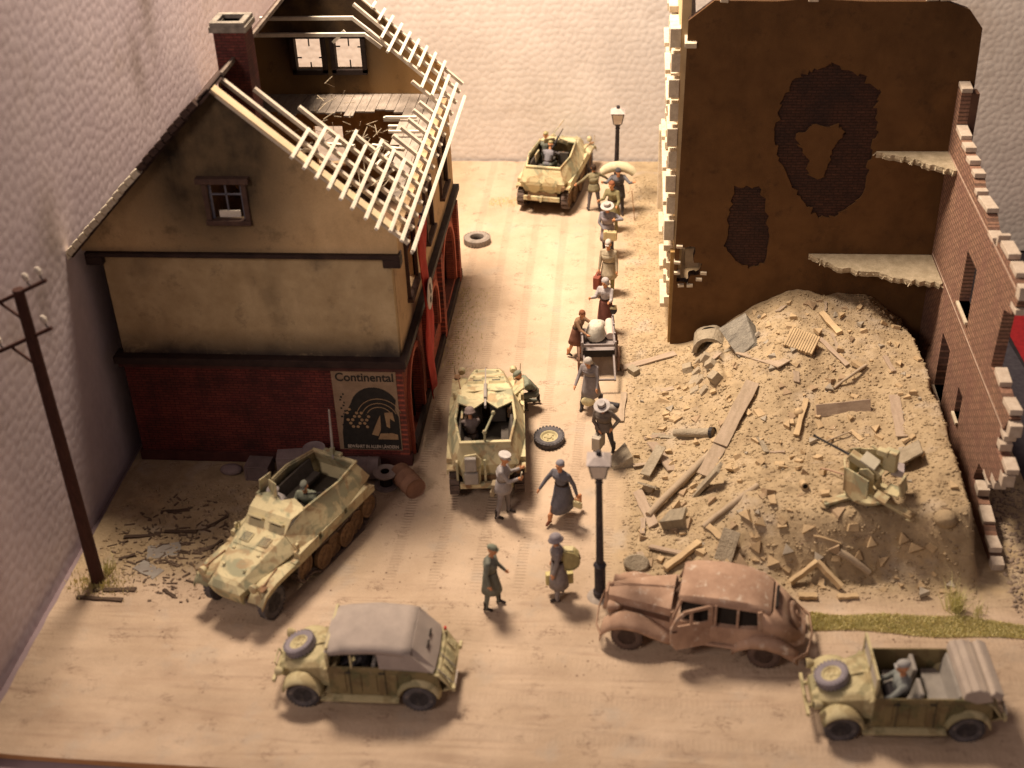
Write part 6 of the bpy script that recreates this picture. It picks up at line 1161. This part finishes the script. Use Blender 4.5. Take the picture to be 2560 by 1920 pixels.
for k in range(7):
    a=R2.uniform(.16,.30); b_=R2.uniform(.12,.22); c=R2.uniform(.06,.13)
    if k%3==0: o=MB().add([(0,0,0),(a,b_*.3,0),(a*.3,b_,0),(0,0,c),(a,b_*.3,c*.8),(a*.3,b_,c)],[(0,2,1),(3,4,5),(0,1,4,3),(1,2,5,4),(2,0,3,5)])
    elif k%3==1: o=MB().add([(-a/2,-b_/2,0),(a/2,-b_*.4,0),(a*.4,b_/2,0),(-a*.4,b_*.3,0),(-a/2,-b_/2,c),(a/2,-b_*.4,c*.7),(a*.4,b_/2,c*.7),(-a*.4,b_*.3,c)],[(0,3,2,1),(4,5,6,7),(0,1,5,4),(1,2,6,5),(2,3,7,6),(3,0,4,7)])
    else: o=MB().add([(-a/2,0,0),(a/2,0,0),(0,b_,0),(-a/2,0,c*.4),(a/2,0,c*.5),(0,b_*.9,c*1.2)],[(0,2,1),(3,4,5),(0,1,4,3),(1,2,5,4),(2,0,3,5)])
    o=o.build('p',[K('chip'),mat('brown_chip',(.42,.31,.20),(.32,.23,.15),4),mat('grey_chip',(.40,.35,.28),(.30,.26,.21),4)][0 if k<4 else k-4 if k<6 else 2],None); protos.append(o.data); bpy.data.objects.remove(o)
for i,(x,y) in enumerate(chips):
    pk_=R2.randrange(7); o=bpy.data.objects.new('rubble_chip',protos[pk_]); COL.objects.link(o); s=R2.uniform(1.0,1.5) if i<44 else R2.uniform(.5,1.25); o.scale=(s,s,s*R2.uniform(.8,1.4))
    o.location=(x,y,gz(x,y)+R2.uniform(-.03,.03)); e=slope_rot(x,y,R2.uniform(0,360) if i>44 else R2.uniform(-40,40),R2.uniform(-30,10)); o.rotation_euler=e; tag(o,('triangular','four sided','wedge shaped')[pk_%3]+' '+('tan','tan','tan','tan','brown','grey','grey')[pk_]+' fragment '+('near the top of the rubble mound' if y>3.5 else 'along the front foot of the rubble mound' if y<-3.3 else 'on the left flank of the rubble mound' if x<14.6 else 'on the right side of the rubble mound' if x>18.5 else 'in the middle of the rubble mound'),'rubble fragment','angular tan rubble fragments on the mound')
R3_=random.Random(9)
for i in range(26):
    x=R3_.uniform(13.0,20.2); y=R3_.uniform(-4.1,5.8)
    if math.hypot(x-18.2,y+2.9)<1.3: continue
    L=R3_.uniform(.35,.75); a=R3_.uniform(0,180); m_=[pk,pp,K('chip'),cc_][i%4]
    o=board(L,R3_.uniform(.06,.20),R3_.uniform(.025,.05),m_,.004); rub('board_fragment','loose board splinter lying at random in the rubble mound','board',x,y,o,a,R3_.uniform(-18,18),R3_.uniform(.01,.07),'loose board splinters in the rubble')
# fine gravel and crumbs (uncountable)
def gravel(name,label,N,fx,size,m_,seed):
    r=np.random.RandomState(seed); pts=fx(r,N); z=height(pts[:,0],pts[:,1]); n=len(pts)
    base=np.array([(-1,-1,-.6),(1,-.8,-.6),(.8,1,-.6),(-.9,.8,-.6),(-.5,-.6,.7),(.6,-.4,.5),(.4,.6,.8),(-.6,.4,.5)]); F=np.array([(0,3,2,1),(4,5,6,7),(0,1,5,4),(1,2,6,5),(2,3,7,6),(3,0,4,7)])
    a=r.uniform(0,2*np.pi,n); s=size[0]+(size[1]-size[0])*r.rand(n)**3.5; j=base[None]*(1+r.uniform(-.35,.35,(n,8,3)))
    c,s_=np.cos(a)[:,None],np.sin(a)[:,None]; x=(j[...,0]*c-j[...,1]*s_)*s[:,None]*r.uniform(.7,1.6,n)[:,None]; y=(j[...,0]*s_+j[...,1]*c)*s[:,None]; zz=j[...,2]*s[:,None]*r.uniform(.5,1.1,n)[:,None]
    V=np.stack([x+pts[:,0:1],y+pts[:,1:2],zz+z[:,None]+s[:,None]*.2],-1).reshape(-1,3)
    Q=(F[None]+np.arange(n)[:,None,None]*8).reshape(-1,4).astype(np.int32)
    me=bpy.data.meshes.new(name); me.vertices.add(len(V)); me.vertices.foreach_set('co',V.reshape(-1).astype(np.float32)); me.loops.add(Q.size); me.loops.foreach_set('vertex_index',Q.reshape(-1)); me.polygons.add(len(Q)); me.polygons.foreach_set('loop_start',np.arange(0,Q.size,4,dtype=np.int32)); me.update(calc_edges=True)
    me.materials.append(m_); o=bpy.data.objects.new(name,me); COL.objects.link(o); tag(o,label,None,None,'stuff'); return o
gravel('rubble_gravel','fine stone and board crumbs strewn over the rubble mound',17000,lambda r,n:np.stack([r.uniform(12.6,20.5,n),r.uniform(-4.6,6.1,n)],1),(.008,.042),GM,1)
gravel('pavement_crumbs','scattered crumbs on the buried pavement beside the ruined house',3500,lambda r,n:np.stack([r.uniform(12.4,13.8,n),r.uniform(5,17.5,n)],1),(.008,.035),GM,2)
gravel('road_grit','sparse dark grit on the clay roads',1500,lambda r,n:np.stack([r.uniform(2,20,n),-7.5+5.5*r.rand(n)**.8],1)[(r.rand(n)<.8)],(.006,.022),mat('dark_grit',(.26,.18,.13),(.18,.12,.09)),3)
gravel('side_yard_stones','loose stones in the yard right of the broken side wall',2600,lambda r,n:np.stack([r.uniform(21.2,22.3,n),r.uniform(-5.2,6,n)],1),(.015,.06),mat('yard_gravel',(.32,.24,.18),(.22,.17,.13)),4)
# sunken paving / timber pieces in the yard at left
for i,(x,y,L,w_,a,dk_) in enumerate([(1.0,-3.2,.9,.10,8,1),(1.9,-3.0,.8,.09,2,1),(1.0,-5.15,1.0,.12,4,1),(.75,-5.45,1.1,.10,-2,1),(1.7,-3.7,.8,.5,15,0),(1.55,-4.4,.7,.35,-30,0),(2.7,-2.6,.6,.07,50,1),(2.9,-3.5,.5,.06,60,1),(2.3,-5.2,.4,.08,-35,1),(1.5,-2.2,.7,.1,10,1),(.9,-4.0,.4,.08,30,1)]):
    m_=mat('wet_dark_timber',(.10,.065,.045),(.06,.04,.03),4) if dk_ else mat('blue_grey_slab',(.33,.31,.28),(.25,.22,.2),3)
    o=board(L,w_,.05,m_,.006); o.location=(x,y,gz(x,y)+(.02 if dk_ else .0)); o.rotation_euler=(0,0,rad(a)); o.name='buried_timber' if dk_ else 'buried_slab'
    tag(o,['topmost of the left yard timbers, a dark beam sunk in clay','short dark beam just below the topmost yard timber','dark beam nearest the telephone pole foot','lowest dark beam in front of the telephone pole','larger blue grey slab sunk in the yard centre','smaller tilted blue grey slab nearer the telephone pole','dark beam slanting near the left rear of the front half-track','dark beam slanting beside the hood of the front half-track','short dark stick pointing down left of the half-track nose','dark beam lying closest to the brick wall in the yard','short dark beam just behind the telephone pole'][i],['timber','slab'][1-dk_],['sunken timbers in the left yard','sunken slabs in the left yard'][1-dk_])

yd=MB(); R7=random.Random(4)
for _ in range(260):
    x=R7.gauss(2.0,.95); y=R7.gauss(-3.7,.95)
    if not(.2<x<4.4 and -5.5<y<-1.6): continue
    a=R7.uniform(0,pi); L=R7.uniform(.05,.30); z=gz(x,y)+.008; yd.bar((x,y,z),(x+math.cos(a)*L,y+math.sin(a)*L*.6,z+R7.uniform(-.01,.03)),R7.uniform(.015,.05),.03)
yd=yd.build('yard_litter',mat('dark_litter',(.17,.12,.085),(.09,.06,.045),1.5)); tag(yd,'dark splinters and crumbs trodden into the yard by the telephone pole',None,None,'stuff')
gravel('yard_crumbs','earth crumbs in the churned yard by the telephone pole',2600,lambda r,n:np.stack([.1+4.4*r.rand(n),-5.3+4.2*r.rand(n)],1),(.008,.05),GM,6)
# ---------------------------------------------------------------- grass
def blades(N,fx,h,seed,m_,name,label,lean=.4,wd=.010,stuff=True):
    r=np.random.RandomState(seed); pts=fx(r,N); n=len(pts); z=height(pts[:,0],pts[:,1]); a=r.uniform(0,2*np.pi,n); H=h[0]+(h[1]-h[0])*r.rand(n); l=lean*H*r.rand(n); b=r.uniform(0,2*np.pi,n)
    dx,dy=np.cos(a)*wd,np.sin(a)*wd; lx_,ly_=np.cos(b)*l,np.sin(b)*l
    V=np.stack([np.stack([pts[:,0]-dx,pts[:,1]-dy,z-.01],-1),np.stack([pts[:,0]+dx,pts[:,1]+dy,z-.01],-1),np.stack([pts[:,0]+lx_*.4+dx*.7,pts[:,1]+ly_*.4+dy*.7,z+H*.6],-1),np.stack([pts[:,0]+lx_*.4-dx*.7,pts[:,1]+ly_*.4-dy*.7,z+H*.6],-1),np.stack([pts[:,0]+lx_,pts[:,1]+ly_,z+H],-1)],1).reshape(-1,3)
    k=np.arange(n)*5; fs=[(int(i),int(i+1),int(i+2),int(i+3)) for i in k]+[(int(i+3),int(i+2),int(i+4)) for i in k]
    me=bpy.data.meshes.new(name); me.from_pydata([tuple(v) for v in V.tolist()],[],fs); me.materials.append(m_); o=bpy.data.objects.new(name,me); COL.objects.link(o)
    if stuff: tag(o,label,None,None,'stuff')
    return o
gr=mat('dry_green_flock',(.78,.70,.36),(.60,.55,.25),7,.9,.2,30); gr2=mat('straw_green',(.75,.70,.36),(.58,.56,.24),5,.9)
def strip(r,n):
    x=r.uniform(16.7,22.3,n); e0=-5.62+.05*np.sin(x*2.2)-.02*(x-16.7); e1=-5.12+.06*np.sin(x*3.1+1)+.10*ss(x,18.4,19.6)-.2*ss(x,19.9,20.6); y=e0+(e1-e0)*r.rand(n); return np.stack([x,y],1)
blades(17000,strip,(.02,.075),1,gr,'grass_strip','low yellow green flock grass strip between rubble and front road',.8,.013)
blades(600,lambda r,n:np.stack([.55+.45*r.randn(n)*.7,-4.95+.22*r.randn(n)],1)[:n],(.03,.14),2,gr,'pole_grass','green flock around the foot of the telephone pole',.6,.012)
blades(700,lambda r,n:np.stack([7.55+.35*r.randn(n),r.uniform(4.5,9.5,n)],1),(.02,.09),3,gr,'house_moss','faint green growth along the street side of the workshop house',.6,.010)
blades(500,lambda r,n:np.stack([r.uniform(7.5,8.6,n),16+.25*r.randn(n)],1),(.02,.06),4,gr,'far_moss','faint green patch at the far left end of the street',.6,.010)
for (x,y,n_,hh,lab) in ((19.9,-4.84,160,(.25,.78),'tall dry grass tuft standing at the foot of the mound above the roofless car'),(20.35,-4.95,40,(.1,.4),'small sparse grass tuft right of the tall one'),(.62,-4.55,60,(.15,.55),'thin green weeds sprouting behind the telephone pole')):
    T=blades(n_,lambda r,n:np.stack([x+.09*r.randn(n),y+.07*r.randn(n)],1),hh,int(x*10),gr2,'grass_tuft','',.75,.008,False); tag(T,lab,'grass tuft',group='grass tufts')

# ---------------------------------------------------------------- anti-aircraft gun on the mound
fx_,fy_=18.12,-2.75; T=thing('anti_aircraft_gun','sand yellow light anti-aircraft gun with folded shields standing on the front of the rubble mound','anti-aircraft gun',(fx_,fy_,gz(fx_,fy_)-.03),rad(60)); T.scale=(1.12,1.12,1.0)
Y=HY   # local: barrel toward +Y
MB().lathe([(.42,.16),(.46,.20),(.46,.26),(.30,.30),(.001,.30)],(0,0,0),20).build('base_ring',Y,T,smooth=True)
for a,L in ((-100,1.05),(20,.95),(140,.95)):
    c,s=math.cos(rad(a)),math.sin(rad(a)); lg_=MB().bar((c*.2,s*.2,.20),(c*L,s*L,.12),.17,.08).build('outrigger_leg',Y,T,bevel=.01)
    MB().lathe([(.10,0),(.10,.03),(.03,.06),(.03,.16),(.001,.17)],(c*L*.96,s*L*.96,.03),12).build('levelling_foot',Y,lg_,smooth=True)
MB().box((0,-.02,.45),(.36,.42,.32),None,(.8,.8)).build('turntable',Y,T,bevel=.02)
for s in (-1,1):
    MB().plate([(-.22,.40),(.20,.40),(.14,.92),(-.02,1.0),(-.16,.9)],[],.04,lambda u,v,w:(s*(.18+w),u,v)).build('trunnion_side',Y,T,bevel=.01)
    MB().add([(s*.10,.44,.46),(s*.36,.34,.34),(s*.40,.36,1.0),(s*.12,.50,1.10)],[(0,1,2,3)]).build('shield_plate',Y,T,solid=.03)
    MB().add([(s*.36,.34,.34),(s*.54,.06,.30),(s*.66,-.22,.58),(s*.64,-.20,1.04),(s*.40,.36,1.0)],[(0,1,2,3,4)]).build('shield_wing',Y,T,solid=.03)
MB().box((0,.10,.92),(.20,.75,.18),(rad(24),0,0)).build('receiver',Y,T,bevel=.015)
MB().box((0,.02,1.06),(.36,.34,.04),(rad(24),0,0)).build('receiver_cover',mat('pale_cover',(.62,.58,.46),(.5,.46,.36),5),T)
MB().tube([(0,.42,1.04),(0,.7,1.11),(0,1.15,1.22),(0,1.25,1.245)],[.034,.027,.024,.034],8).build('barrel','steel',T,smooth=True)
MB().box((.30,-.30,1.02),(.20,.26,.50)).build('magazine_box',Y,T,bevel=.01)
MB().box((-.05,-.55,.52),(.34,.30,.05)).box((-.05,-.72,.72),(.34,.05,.36),(rad(-12),0,0)).build('gunner_seat',Y,T,bevel=.015)
MB().bar((-.05,-.2,.40),(-.05,-.55,.5),.07,.07).build('seat_arm',Y,T)
MB().tube([(.20,-.25,.62),(.34,-.35,.70),(.34,-.45,.80)],.02,6).tube([(-.24,-.2,.62),(-.40,-.3,.70)],.02,6).build('hand_crank',Y,T)
MB().box((.22,-.15,1.22),(.14,.22,.14)).tube([(.22,-.02,1.24),(.22,.10,1.30)],.03,8).build('sight',Y,T,bevel=.01)
MB().box((.50,-.40,.66),(.32,.24,.16),(rad(10),0,rad(20))).build('ammunition_box',mat('pale_lilac_box',(.46,.40,.40),(.36,.31,.31),5),T,bevel=.01)
MB().box((-.48,-.45,.60),(.26,.26,.05),(rad(20),0,0)).build('foot_board',Y,T)
bpy.context.view_layer.update()
